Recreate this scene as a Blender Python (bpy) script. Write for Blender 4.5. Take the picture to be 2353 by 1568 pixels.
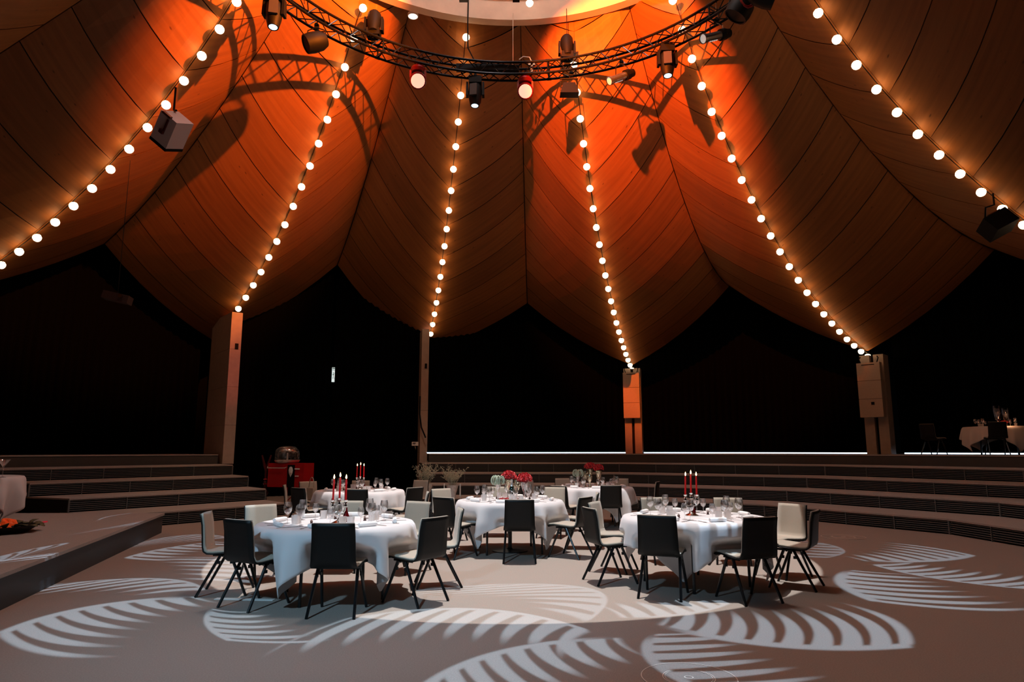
import bpy, math, random
from math import sin, cos, pi, radians as rad, sqrt, atan2
from mathutils import Vector as V, Matrix as M
for o in list(bpy.data.objects): bpy.data.objects.remove(o)
C = bpy.context.scene.collection
S = bpy.context.scene
random.seed(7)

# ---------------------------------------------------------------- camera
HC = 1.5; FPX = 1569.0; PITCH = rad(9.06); CY = 10.0      # eye height, focal length in pixels, upward pitch, hall centre
cam = bpy.data.cameras.new('camera'); camo = bpy.data.objects.new('camera', cam); C.objects.link(camo)
cam.sensor_width = 36; cam.lens = 36 * FPX / 2353; cam.clip_end = 200
camo.location = (0, 0, HC); camo.rotation_euler = (rad(90) + PITCH, 0, 0)
S.camera = camo
S.view_settings.view_transform = 'Standard'; S.view_settings.look = 'None'
S.view_settings.gamma = 1; S.view_settings.use_curve_mapping = False
S.view_settings.exposure = 0.0
# ---------------------------------------------------------------- world and lights
w = bpy.data.worlds.new('world'); S.world = w; w.use_nodes = True
w.node_tree.nodes['Background'].inputs[0].default_value = (.5, .6, .8, 1)
w.node_tree.nodes['Background'].inputs[1].default_value = 0.0008

def light(name, kind, loc, energy, color, target=None, size=.05, angle=None, blend=.1, shape=None):
    l = bpy.data.lights.new(name, kind); o = bpy.data.objects.new(name, l); C.objects.link(o)
    o.location = loc; l.energy = energy; l.color = color
    if kind == 'SPOT': l.spot_size = rad(angle); l.spot_blend = blend; l.shadow_soft_size = size
    if kind == 'POINT': l.shadow_soft_size = size
    if kind == 'AREA':
        l.shape = 'DISK'; l.size = size
    if target is not None:
        d = V(target) - V(loc); o.rotation_euler = d.to_track_quat('-Z', 'Y').to_euler()
    return o
# white profile beam from the top of the hat: the bright circle on the floor
light('centre_beam', 'SPOT', (0, 10.44, 17.0), 13000, (1, .97, .94), (0, 10.44, 0), .02, 2 * math.degrees(math.atan(4.19 / 17)), .012)
# warm ambient fill added high in the hat, not a visible lamp
light('hat_fill', 'AREA', (0, CY, 18.0), 460, (1, .94, .92), (0, CY, 0), 2.4)
# two orange wash lights hung in the middle of the oculus
light('orange_wash_left', 'SPOT', (-.35, CY, 10.9), 12000, (1, .20, .014), (-7.8, 16.5, 10.7), .04, 57, .4)
light('orange_wash_right', 'SPOT', (.35, CY, 10.9), 12500, (1, .15, .010), (4.4, 19.0, 9.6), .04, 51, .4)
light('orange_fill_top', 'SPOT', (0, CY, 12.2), 170, (1, .40, .22), (0, CY + .2, 20), .2, 150, .6)  # unseen upward fill, added to turn the ring and hat interior peach
# cool front-of-house light from behind the camera
light('front_wash', 'SPOT', (-3.6, -1.5, 7.0), 2300, (.42, .74, 1), (-1.2, 8.0, 0), .25, 40, .9)
# small red washes from the rear of the truss onto two columns
light('red_wash_left', 'SPOT', (-2.4, 14.2, 9.9), 1300, (1, .16, .12), (-8.6, 20.6, 4.1), .1, 17, .8)
light('red_wash_right', 'SPOT', (.6, 14.6, 9.9), 1300, (1, .11, .07), (4.4, 25.3, 3.1), .1, 12, .8)
# ring downlight that warms the wood beside it
light('ring_downlight', 'SPOT', (-2.42, 15.2, 11.9), 420, (1, .62, .32), (-2.60, 15.9, 9.0), .06, 62, .35)

# ---------------------------------------------------------------- small tools
def lin(c):
    c /= 255.0
    return c / 12.92 if c <= .04045 else ((c + .055) / 1.055) ** 2.4
def rgb(r, g, b): return (lin(r), lin(g), lin(b), 1)
def ray(px, py):
    a = (px - 1176.5) / FPX; b = (784 - py) / FPX; p = rad(9.1)
    return V((a, cos(p) - b * sin(p), sin(p) + b * cos(p)))
def G(px, py, z=0.0):                       # the point of the plane z seen at a place of the photograph
    r = ray(px, py); t = (z - HC) / r.z
    return V((0, 0, HC)) + r * t
def pol(az, R, z=0.0): return V((R * sin(rad(az)), CY + R * cos(rad(az)), z))
def project(p):
    q = p - V((0, 0, HC)); c, s = cos(PITCH), sin(PITCH)
    f = q.y * c + q.z * s; u = -q.y * s + q.z * c
    return 1176.5 + FPX * q.x / f, 784 - FPX * u / f
def az_px(px, R, z):
    return min((abs(project(pol(a * .25, R, z))[0] - px), a * .25) for a in range(-340, 341))[1]

MATS = {}
def mat(name, col, rough=.6, metal=0, emit=None, es=0, noise=0, nscale=8, spec=.5, bump=0, bscale=60, sheen=0, trans=0, wear=None):
    if name in MATS: return MATS[name]
    m = bpy.data.materials.new(name); m.use_nodes = True; nt = m.node_tree; b = nt.nodes['Principled BSDF']
    b.inputs['Base Color'].default_value = col; b.inputs['Roughness'].default_value = rough
    b.inputs['Metallic'].default_value = metal; b.inputs['Specular IOR Level'].default_value = spec
    tc = nt.nodes.new('ShaderNodeTexCoord')
    if noise:
        n = nt.nodes.new('ShaderNodeTexNoise'); n.inputs['Scale'].default_value = nscale; n.inputs['Detail'].default_value = 5
        nt.links.new(tc.outputs['Object'], n.inputs['Vector'])
        r = nt.nodes.new('ShaderNodeMapRange'); r.inputs['From Min'].default_value = .25; r.inputs['From Max'].default_value = .75
        r.inputs['To Min'].default_value = 1 - noise; r.inputs['To Max'].default_value = 1 + noise
        nt.links.new(n.outputs['Fac'], r.inputs['Value'])
        x = nt.nodes.new('ShaderNodeVectorMath'); x.operation = 'SCALE'; x.inputs[0].default_value = col[:3]
        nt.links.new(r.outputs['Result'], x.inputs['Scale']); nt.links.new(x.outputs[0], b.inputs['Base Color'])
    if bump:
        n2 = nt.nodes.new('ShaderNodeTexNoise'); n2.inputs['Scale'].default_value = bscale
        nt.links.new(tc.outputs['Object'], n2.inputs['Vector'])
        bp = nt.nodes.new('ShaderNodeBump'); bp.inputs['Strength'].default_value = bump; bp.inputs['Distance'].default_value = .01
        nt.links.new(n2.outputs['Fac'], bp.inputs['Height']); nt.links.new(bp.outputs[0], b.inputs['Normal'])
    if emit: b.inputs['Emission Color'].default_value = emit; b.inputs['Emission Strength'].default_value = es
    if sheen: b.inputs['Sheen Weight'].default_value = sheen
    MATS[name] = m; return m
def glassmat(name, col=(1, 1, 1, 1), g=.16, rough=.03, frost=0):
    if name in MATS: return MATS[name]
    m = bpy.data.materials.new(name); m.use_nodes = True; nt = m.node_tree; nt.nodes.clear()
    out = nt.nodes.new('ShaderNodeOutputMaterial'); mx = nt.nodes.new('ShaderNodeMixShader'); tr = nt.nodes.new('ShaderNodeBsdfTransparent')
    gl = nt.nodes.new('ShaderNodeBsdfGlossy'); gl.inputs['Roughness'].default_value = rough
    tr.inputs[0].default_value = col
    lw = nt.nodes.new('ShaderNodeLayerWeight'); lw.inputs[0].default_value = .35
    mr = nt.nodes.new('ShaderNodeMapRange'); mr.inputs['To Min'].default_value = g; mr.inputs['To Max'].default_value = .85
    nt.links.new(lw.outputs['Facing'], mr.inputs['Value']); nt.links.new(mr.outputs[0], mx.inputs[0])
    nt.links.new(tr.outputs[0], mx.inputs[1]); nt.links.new(gl.outputs[0], mx.inputs[2])
    last = mx
    if frost:
        df = nt.nodes.new('ShaderNodeBsdfTranslucent'); df.inputs[0].default_value = (.9, .86, .84, 1)
        d2 = nt.nodes.new('ShaderNodeBsdfDiffuse'); d2.inputs[0].default_value = (.85, .8, .78, 1)
        m1 = nt.nodes.new('ShaderNodeMixShader'); m1.inputs[0].default_value = .6
        nt.links.new(df.outputs[0], m1.inputs[1]); nt.links.new(d2.outputs[0], m1.inputs[2])
        m2 = nt.nodes.new('ShaderNodeMixShader'); m2.inputs[0].default_value = frost
        nt.links.new(mx.outputs[0], m2.inputs[1]); nt.links.new(m1.outputs[0], m2.inputs[2]); last = m2
    nt.links.new(last.outputs[0], out.inputs[0]); MATS[name] = m; return m

class MB:
    def __init__(s): s.v = []; s.f = []; s.uv = []
    def add(s, vs, fs, X=None):
        n = len(s.v)
        s.v += [tuple(X @ V(p)) if X else tuple(p) for p in vs]; s.f += [tuple(n + i for i in f) for f in fs]; return s
    def box(s, c, d, X=None, taper=1):
        x, y, z = d[0] / 2, d[1] / 2, d[2] / 2; t = taper
        vs = [(c[0] + a * x * (t if k > 0 else 1), c[1] + b * y * (t if k > 0 else 1), c[2] + k * z) for k in (-1, 1) for b in (-1, 1) for a in (-1, 1)]
        return s.add(vs, [(0, 2, 3, 1), (4, 5, 7, 6), (0, 1, 5, 4), (2, 6, 7, 3), (0, 4, 6, 2), (1, 3, 7, 5)], X)
    def tube(s, pts, r, n=8, X=None, closed=False, cap=True):
        pts = [V(p) for p in pts]; L = len(pts); vs = []; fs = []
        rs = r if isinstance(r, (list, tuple)) else [r] * L
        up = None
        for i, p in enumerate(pts):
            if closed: t = pts[(i + 1) % L] - pts[i - 1]
            else: t = pts[min(i + 1, L - 1)] - pts[max(i - 1, 0)]
            t.normalize()
            if up is None: up = t.orthogonal().normalized()
            up = (up - t * up.dot(t))
            if up.length < 1e-5: up = t.orthogonal()
            up.normalize(); b = t.cross(up)
            for k in range(n):
                a = 2 * pi * k / n; vs.append(p + (up * cos(a) + b * sin(a)) * rs[i])
        for i in range(L if closed else L - 1):
            j = (i + 1) % L
            for k in range(n): fs.append((i * n + k, i * n + (k + 1) % n, j * n + (k + 1) % n, j * n + k))
        if cap and not closed: fs.append(tuple(range(n))[::-1]); fs.append(tuple(range((L - 1) * n, L * n)))
        return s.add(vs, fs, X)
    def lathe(s, prof, n=16, X=None, cap=True):          # prof: (r, z) list
        vs = []; fs = []; idx = []
        for r, z in prof:
            if r < 1e-6: idx.append([len(vs)] * n); vs.append((0, 0, z))
            else:
                idx.append(list(range(len(vs), len(vs) + n)))
                vs += [(r * cos(2 * pi * k / n), r * sin(2 * pi * k / n), z) for k in range(n)]
        for a, b in zip(idx, idx[1:]):
            for k in range(n):
                q = [a[k], a[(k + 1) % n], b[(k + 1) % n], b[k]]; q2 = []
                for i in q:
                    if i not in q2: q2.append(i)
                if len(q2) > 2: fs.append(tuple(q2))
        if cap:
            if prof[0][0] > 1e-6: fs.append(tuple(idx[0][::-1]))
            if prof[-1][0] > 1e-6: fs.append(tuple(idx[-1]))
        return s.add(vs, fs, X)
    def grid(s, P, X=None, closed=False):                # P: rows of points
        n = len(P[0]); vs = [p for row in P for p in row]; fs = []
        for i in range(len(P) - 1):
            for j in range(n if closed else n - 1):
                k = (j + 1) % n; fs.append((i * n + j, i * n + k, (i + 1) * n + k, (i + 1) * n + j))
        return s.add(vs, fs, X)
    def slab(s, P, off, X=None):                         # P rows of points, off(i,j)->Vector: closed sheet with thickness
        a = [[V(p) for p in row] for row in P]; b = [[V(p) + off(i, j) for j, p in enumerate(row)] for i, row in enumerate(P)]
        n = len(P[0]); m = len(P); vs = [p for r in a for p in r] + [p for r in b for p in r]; N = n * m; fs = []
        for i in range(m - 1):
            for j in range(n - 1):
                q = (i * n + j, i * n + j + 1, (i + 1) * n + j + 1, (i + 1) * n + j); fs.append(q); fs.append(tuple(N + k for k in q[::-1]))
        rim = [j for j in range(n)] + [i * n + n - 1 for i in range(1, m)] + [(m - 1) * n + j for j in range(n - 2, -1, -1)] + [i * n for i in range(m - 2, 0, -1)]
        for k in range(len(rim)):
            p, q = rim[k], rim[(k + 1) % len(rim)]; fs.append((q, p, N + p, N + q))
        return s.add(vs, fs, X)
    def mesh(s, name, m, smooth=False):
        me = bpy.data.meshes.new(name); me.from_pydata([tuple(p) for p in s.v], [], s.f); me.materials.append(m)
        if smooth:
            me.polygons.foreach_set('use_smooth', [True] * len(me.polygons))
            if smooth != 2 and hasattr(me, 'set_sharp_from_angle'): me.set_sharp_from_angle(angle=rad(38))
        me.update(); return me
    def build(s, name, m, parent=None, smooth=False):
        return link(name, s.mesh(name, m, smooth), parent)
def link(name, me, parent=None, X=None):
    o = bpy.data.objects.new(name, me); C.objects.link(o)
    if parent: o.parent = parent
    if X: o.matrix_world = X
    return o
def tag(o, label=None, cat=None, group=None, kind=None):
    if label: o['label'] = label
    if cat: o['category'] = cat
    if group: o['group'] = group
    if kind: o['kind'] = kind
    return o
def empty(name, loc, rz=0, label=None, cat=None, group=None):
    o = bpy.data.objects.new(name, None); C.objects.link(o); o.location = loc; o.rotation_euler = (0, 0, rz); o.empty_display_size = .1
    return tag(o, label, cat, group)
def copy_tree(o, loc=None, rz=None, parent=None):
    c = o.copy(); C.objects.link(c); c.parent = parent
    if loc is not None: c.location = loc
    if rz is not None: c.rotation_euler = (0, 0, rz)
    for ch in o.children: copy_tree(ch, parent=c)
    return c
used = set()
def inst(proto, loc, rz, label, cat, group):
    if proto.name in used: o = copy_tree(proto, loc, rz)
    else: used.add(proto.name); o = proto; o.location = loc; o.rotation_euler = (0, 0, rz)
    tag(o, label, cat, group); return o
def ORD(n): return ['first', 'second', 'third', 'fourth', 'fifth', 'sixth', 'seventh', 'eighth', 'ninth', 'tenth', 'eleventh', 'twelfth', 'thirteenth', 'fourteenth', 'fifteenth', 'sixteenth', 'seventeenth', 'eighteenth', 'nineteenth', 'twentieth', 'twenty-first', 'twenty-second', 'twenty-third', 'twenty-fourth'][n]

# ---------------------------------------------------------------- materials
def wood_panel():
    m = bpy.data.materials.new('spruce_panel'); m.use_nodes = True; nt = m.node_tree; b = nt.nodes['Principled BSDF']
    b.inputs['Roughness'].default_value = .55; b.inputs['Specular IOR Level'].default_value = .25
    uv = nt.nodes.new('ShaderNodeUVMap'); uv.uv_map = 'UVMap'
    mp = nt.nodes.new('ShaderNodeMapping'); mp.inputs['Scale'].default_value = (.35, 5, 1); nt.links.new(uv.outputs[0], mp.inputs[0])
    n = nt.nodes.new('ShaderNodeTexNoise'); n.inputs['Scale'].default_value = 1.6; n.inputs['Detail'].default_value = 7; n.inputs['Distortion'].default_value = .5
    nt.links.new(mp.outputs[0], n.inputs['Vector'])
    r = nt.nodes.new('ShaderNodeValToRGB'); r.color_ramp.elements[0].position = .3; r.color_ramp.elements[1].position = .72
    r.color_ramp.elements[0].color = rgb(122, 74, 37); r.color_ramp.elements[1].color = rgb(142, 89, 46)
    nt.links.new(n.outputs['Fac'], r.inputs[0])
    # knots
    mp2 = nt.nodes.new('ShaderNodeMapping'); mp2.inputs['Scale'].default_value = (1.4, 2.6, 1); nt.links.new(uv.outputs[0], mp2.inputs[0])
    vo = nt.nodes.new('ShaderNodeTexVoronoi'); vo.inputs['Scale'].default_value = 1.5; nt.links.new(mp2.outputs[0], vo.inputs['Vector'])
    k = nt.nodes.new('ShaderNodeMapRange'); k.inputs['From Min'].default_value = .03; k.inputs['From Max'].default_value = .09
    k.inputs['To Min'].default_value = .72; k.inputs['To Max'].default_value = 0; nt.links.new(vo.outputs['Distance'], k.inputs['Value'])
    oi = nt.nodes.new('ShaderNodeObjectInfo')
    mr = nt.nodes.new('ShaderNodeMapRange'); mr.inputs['To Min'].default_value = .82; mr.inputs['To Max'].default_value = 1.12; nt.links.new(oi.outputs['Random'], mr.inputs['Value'])
    mx = nt.nodes.new('ShaderNodeMix'); mx.data_type = 'RGBA'; nt.links.new(k.outputs[0], mx.inputs[0]); nt.links.new(r.outputs[0], mx.inputs[6])
    mx.inputs[7].default_value = rgb(60, 26, 12)
    sc = nt.nodes.new('ShaderNodeVectorMath'); sc.operation = 'SCALE'; nt.links.new(mx.outputs[2], sc.inputs[0]); nt.links.new(mr.outputs[0], sc.inputs['Scale'])
    nt.links.new(sc.outputs[0], b.inputs['Base Color']); MATS['wood'] = m; return m
WOOD = wood_panel()
DARKW = mat('dark_gap', rgb(40, 26, 18), .9)
PLY = mat('pale_plywood', rgb(214, 184, 158), .6, noise=.1, nscale=3)
BLACK = mat('black_curtain', (.0008, .0008, .001, 1), .95, spec=.05)
WALLB = mat('black_wall', (.003, .003, .003, 1), .95, spec=.05)
FLOOR = mat('brown_floor', rgb(158, 146, 137), .62, noise=.16, nscale=90, spec=.3)
TREAD = mat('step_top', rgb(172, 164, 158), .7, noise=.12, nscale=70, spec=.25)
SLAT = mat('dark_slat', rgb(96, 98, 98), .3, spec=.7)
GAP = mat('slat_backing', rgb(12, 11, 10), .9)
GREY = mat('dark_grey_board', rgb(70, 68, 64), .6, noise=.08, nscale=5)
STAGEF = mat('stage_fascia', rgb(50, 60, 66), .5, noise=.06, nscale=5)
COL = mat('column_board', rgb(176, 160, 148), .7, noise=.08, nscale=6)
CLOTH = mat('white_linen', rgb(216, 212, 213), .85, bump=.08, bscale=300, sheen=.2)
PLYB = mat('black_shell', (.006, .0055, .005, 1), .5, spec=.25)
CREAM = mat('cream_fabric', rgb(176, 164, 148), .9, noise=.06, nscale=180, bump=.25, bscale=500, sheen=.3)
LEGM = mat('black_metal', (.012, .012, .013, 1), .28, metal=.4, spec=.6)
TRUSS = mat('truss_black', (.02, .02, .022, 1), .22, metal=.85)
SILVER = mat('silver', rgb(210, 205, 200), .12, metal=1)
CUTL = mat('cutlery_steel', rgb(190, 185, 180), .15, metal=1)
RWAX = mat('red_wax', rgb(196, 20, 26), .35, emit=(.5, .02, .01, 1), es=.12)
WWAX = mat('white_wax', rgb(238, 232, 222), .4)
FLAME = mat('flame', (1, .8, .5, 1), .5, emit=(1, .62, .28, 1), es=14)
GLASS = glassmat('clear_glass'); FROST = glassmat('frosted_glass', g=.05, frost=.55)
BULB = mat('opal_globe', (1, .9, .8, 1), .4, emit=(1, .78, .55, 1), es=2.6)
NAP = mat('napkin', rgb(240, 236, 234), .9)
FIX = mat('fixture_black', (.0035, .0035, .004, 1), .6, spec=.15)
FIXG = mat('fixture_grey', rgb(52, 48, 48), .45, spec=.3)
REDFIX = mat('fixture_red', rgb(120, 6, 10), .35)
LENSB = mat('lens_cool', (.3, .5, .7, 1), .1, emit=(.62, .82, 1, 1), es=2.2)
LENSR = mat('lens_red', (1, .4, .3, 1), .3, emit=(1, .40, .28, 1), es=1.5)
LENSW = mat('lens_plain', rgb(200, 198, 192), .15, emit=(1, .95, .85, 1), es=.35)
ROSE = mat('rose_red', rgb(206, 8, 22), .5, noise=.25, nscale=12, sheen=.3)
LEAFG = mat('leaf_green', rgb(58, 70, 40), .6)
AIRP = mat('air_plant', rgb(176, 190, 168), .6, noise=.1, nscale=10)
SPRIG = mat('sprig_grey', rgb(196, 196, 170), .8)
MERC = mat('mercury_glass', rgb(196, 186, 160), .18, metal=.9, noise=.35, nscale=28, bump=.6, bscale=45)
REDC = mat('cart_red', rgb(170, 8, 14), .35)
DKRED = mat('dark_red', rgb(78, 12, 12), .35)
ALU = mat('aluminium', rgb(214, 212, 208), .25, metal=.6)
WHITEP = mat('white_paint', rgb(232, 230, 226), .5)
GREENB = mat('bottle_green', rgb(14, 26, 16), .12, spec=.7)
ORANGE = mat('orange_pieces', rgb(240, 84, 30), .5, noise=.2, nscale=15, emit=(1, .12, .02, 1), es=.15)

# ---------------------------------------------------------------- floor
fm = MB().lathe([(0, 0), (6, 0), (12, 0), (18.6, 0)], 96, cap=False); fm.v = [(x, y + CY, z) for x, y, z in fm.v]
tag(fm.build('floor', FLOOR), kind='structure')

# ---------------------------------------------------------------- shell of curved timber panels
STR = {   # azimuth: (distance from the axis, height) of every lamp along the rib
 -66.5: [(5.99, 10.33), (6.4, 9.84), (6.84, 9.37), (7.29, 8.93), (7.75, 8.5), (8.24, 8.1), (8.74, 7.72), (9.26, 7.36), (9.79, 7.02), (10.34, 6.71), (10.9, 6.42), (11.47, 6.14), (12.05, 5.89), (12.65, 5.65)],
 -38.8: [(5.45, 11.5), (5.87, 10.95), (6.3, 10.43), (6.74, 9.93), (7.19, 9.46), (7.66, 9.01), (8.15, 8.59), (8.65, 8.19), (9.16, 7.81), (9.7, 7.45), (10.25, 7.12), (10.82, 6.8), (11.4, 6.5), (12.01, 6.23), (12.63, 5.97), (13.28, 5.74), (13.94, 5.53)],
 -11.6: [(5.67, 11.62), (6.13, 11.08), (6.6, 10.57), (7.07, 10.07), (7.56, 9.6), (8.05, 9.16), (8.55, 8.73), (9.07, 8.33), (9.6, 7.94), (10.15, 7.58), (10.71, 7.24), (11.3, 6.92), (11.9, 6.62), (12.52, 6.34), (13.17, 6.08), (13.83, 5.84), (14.53, 5.62)],
 16: [(5.41, 10.67), (5.78, 10.15), (6.17, 9.65), (6.59, 9.18), (7.02, 8.74), (7.47, 8.32), (7.95, 7.93), (8.44, 7.56), (8.95, 7.22), (9.47, 6.89), (10.01, 6.59), (10.57, 6.31), (11.14, 6.05), (11.72, 5.81), (12.32, 5.58), (12.92, 5.38), (13.54, 5.19), (14.16, 5.03), (14.79, 4.88), (15.43, 4.75), (16.08, 4.64), (16.73, 4.55)],
 44: [(5.1, 11.28), (5.46, 10.73), (5.84, 10.21), (6.24, 9.71), (6.66, 9.24), (7.1, 8.8), (7.56, 8.38), (8.04, 7.98), (8.53, 7.61), (9.03, 7.25), (9.55, 6.92), (10.08, 6.61), (10.63, 6.32), (11.19, 6.05), (11.76, 5.8), (12.34, 5.57), (12.93, 5.36), (13.53, 5.17), (14.13, 5.0), (14.74, 4.84), (15.36, 4.71), (15.98, 4.59), (16.61, 4.5)],
 71: [(6.26, 9.84), (6.67, 9.37), (7.11, 8.92), (7.57, 8.49), (8.05, 8.09), (8.55, 7.71), (9.07, 7.35), (9.6, 7.02), (10.14, 6.7), (10.7, 6.41), (11.27, 6.13)]}
EXT = {-66.5: [(13.26, 5.43), (13.9, 5.22), (14.5, 5.05)], -38.8: [(14.6, 5.32), (15.3, 5.12), (15.9, 4.96)], -11.6: [(15.2, 5.42), (15.8, 5.24), (16.4, 5.08)], 71: [(11.85, 5.88), (12.45, 5.65), (13.05, 5.43), (13.65, 5.24), (14.3, 5.07), (14.95, 4.92), (15.6, 4.8)]}
FRONTADD = {-66.5: [(5.6, 10.82), (5.24, 11.34)], 71: [(5.85, 10.33), (5.48, 10.84), (5.14, 11.36)]}
AZ = [-94.3, -66.5, -38.8, -11.6, 16, 44, 71, 98.8, 126.6, 154.4, 182.2, 210, 237.8]
DEF = [(5.3, 11.2), (5.75, 10.6), (6.3, 9.95), (7.02, 9.15), (7.95, 8.3), (9.03, 7.45), (10.08, 6.75), (11.19, 6.15), (12.34, 5.67), (13.53, 5.25), (14.74, 4.95)]
FOLD = {-80.4: (0.0, -.55596, 14.04776, 14.5), -52.6: (.02777, -1.04713, 16.77122, 14.77), -25: (.03044, -1.15715, 18.19964, 14.37), 2.2: (.03492, -1.28534, 18.24452, 14.79),
        30.2: (.06602, -1.87176, 20.28942, 14.82), 58.0: (.04329, -1.37973, 18.02073, 15.9)}
FDEF = (.0433, -1.38, 18.1, 14.8)
def curve(az):                                            # rib line from the ring down to the column head
    if az in STR: pts = FRONTADD.get(az, [])[::-1] + STR[az] + EXT.get(az, [])
    else: pts = list(DEF)
    r0, z0 = pts[0]
    if z0 < 12.2: pts = [(max(r0 - .2, 5.3) if r0 > 5.5 else 5.3, 12.35)] + pts
    return pts
def arcs(pts):
    a = [0.0]
    for p, q in zip(pts, pts[1:]): a.append(a[-1] + math.hypot(q[0] - p[0], q[1] - p[1]))
    return a
def at_arc(pts, a, s):
    for i in range(len(a) - 1):
        if s <= a[i + 1] or i == len(a) - 2:
            t = (s - a[i]) / (a[i + 1] - a[i]); return (pts[i][0] + (pts[i + 1][0] - pts[i][0]) * t, pts[i][1] + (pts[i + 1][1] - pts[i][1]) * t)
OFFS = .17
def rib_levels(az):                                       # seams every second lamp
    pts = curve(az); a = arcs(pts); st = STR.get(az, DEF)
    if az in STR:
        i0 = pts.index(st[0]); ph = {-66.5: .75, -38.8: .45, -11.6: .45, 16: .55, 44: .55, 71: 1.35}[az]
        s = a[i0] + ph * .64
        while s - 1.28 > .35: s -= 1.28
    else: s = 1.0
    L = [0.0]
    while s < a[-1] - .5: L.append(s); s += 1.28
    L.append(a[-1]); return pts, a, L
def fz(f, R): return min(f[0] * R * R + f[1] * R + f[2], 12.5)
def petal_half(az, faz, f):                               # rows (levels) x cols (rib -> fold)
    pts, a, L = rib_levels(az); rows = []
    r0, r1 = pts[0][0], pts[-1][0]
    for s in L:
        R, z = at_arc(pts, a, s); R0, z0 = at_arc(pts, a, max(s - .1, 0)); R1, z1 = at_arc(pts, a, min(s + .1, a[-1]))
        n = V((-(z1 - z0), (R1 - R0))).normalized()
        R += n.x * OFFS; z += n.y * OFFS
        u = (at_arc(pts, a, s)[0] - r0) / (r1 - r0); Rf = 5.35 + (f[3] - 5.35) * u; zf = 12.5 if s == 0 else max(fz(f, Rf), z + .3)
        row = []
        for k in range(7):
            t = k / 6; g = .72 * t + .28 * t * t
            row.append(pol(az + (faz - az) * t, R + (Rf - R) * t, z + (zf - z) * g))
        rows.append(row)
    return rows
ceiling = None
back = MB(); panels = []
def fold_between(i):
    a, b = AZ[i], AZ[(i + 1) % 13] + (360 if i == 12 else 0); m = (a + b) / 2
    for k in FOLD:
        if abs(k - m) < 1.2: return k, FOLD[k]
    return m, FDEF
for i, az in enumerate(AZ):
    fr, ff = fold_between(i)
    j = (i - 1) % 13; fl, fb = fold_between(j)
    if i == 0: fl -= 360
    for faz, f, sg in ((fr, ff, 1), (fl, fb, -1)):
        rows = petal_half(az, faz, f)
        out = lambda p, d: V(p) + (V((p.x, p.y - CY, 0)).normalized() * .8 + V((0, 0, .6))) * d
        back.grid([[out(p, .09) for p in r] for r in rows])
        for k in range(len(rows) - 1):
            A, B = rows[k], rows[k + 1]; P = []
            for r in (0, 1):
                row = []
                for q in range(7):
                    p0, p1 = A[q], B[q]; L = (p1 - p0).length; e = .013 / max(L, .1)
                    p = p0.lerp(p1, e if r == 0 else 1 - e)
                    if q == 0: p = p.lerp(p0.lerp(A[1], .012) if r == 0 else p1.lerp(B[1], .012), .8)
                    if q == 6: p = p.lerp((A[5] if r == 0 else B[5]), .03)
                    row.append(p)
                P.append(row)
            panels.append((P, sg, az, k))
ceiling = back.build('ceiling', DARKW); tag(ceiling, kind='structure')
for P, sg, az, k in panels:
    nrm = V((P[0][3].x, P[0][3].y - CY, 0)).normalized() * .8 + V((0, 0, .6))
    b = MB().slab(P, lambda i, j: nrm * .035)
    me = b.mesh('roof_panel', WOOD)
    uvl = me.uv_layers.new(name='UVMap'); W = [0]
    for q in range(6): W.append(W[-1] + (P[0][q + 1] - P[0][q]).length)
    hh = (P[1][3] - P[0][3]).length; ox, oy = random.random() * 40, random.random() * 40
    uvv = [(W[j] + ox, i * hh + oy) for i in range(2) for j in range(7)] * 2
    for l in me.loops: uvl.data[l.index].uv = uvv[l.vertex_index]
    link('roof_panel', me, ceiling)

# ---------------------------------------------------------------- oculus ring and the inside of the hat
ring = MB().lathe([(5.30, 12.9), (5.42, 12.9), (5.42, 11.84), (5.18, 11.84), (5.18, 12.42), (5.10, 12.42), (5.10, 13.1), (5.30, 13.1), (5.30, 12.9)], 96, cap=False)
ring.v = [(x, y + CY, z) for x, y, z in ring.v]; tag(ring.build('trim_1', PLY, smooth=True), kind='structure')
hat = MB().lathe([(5.2, 13.05), (4.4, 14.2), (3.4, 16), (2.6, 18.2), (2.2, 20), (0, 20.2)], 52, cap=False); hat.v = [(x, y + CY, z) for x, y, z in hat.v]
tag(hat.build('ceiling_hat', PLY), kind='structure')
cl = MB().lathe([(5.42, 12.6), (6.6, 12.62)], 96, cap=False); cl.v = [(x, y + CY, z) for x, y, z in cl.v]
tag(cl.build('trim_2', DARKW), kind='structure')

# ---------------------------------------------------------------- walls, platform, columns
ZP = 1.365
wl = MB().lathe([(18.6, 0), (18.6, 9.5)], 90, cap=False); wl.v = [(x, y + CY, z) for x, y, z in wl.v]
def wall_part(name, a0, a1):
    n = 30; b = MB().grid([[pol(a0 + (a1 - a0) * i / n, 18.6, z) for i in range(n + 1)] for z in (0, 9.5)]); tag(b.build(name, WALLB), kind='structure')
wall_part('wall_back', -45, 45); wall_part('wall_right', 45, 135); wall_part('wall_front', 135, 225); wall_part('wall_left', 225, 315)
tp = MB().grid([[pol(a * 6, R, z) for a in range(61)] for R, z in ((13.5, 9.3), (18.7, 9.3))]); tag(tp.build('ceiling_void', WALLB), kind='structure')

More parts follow.
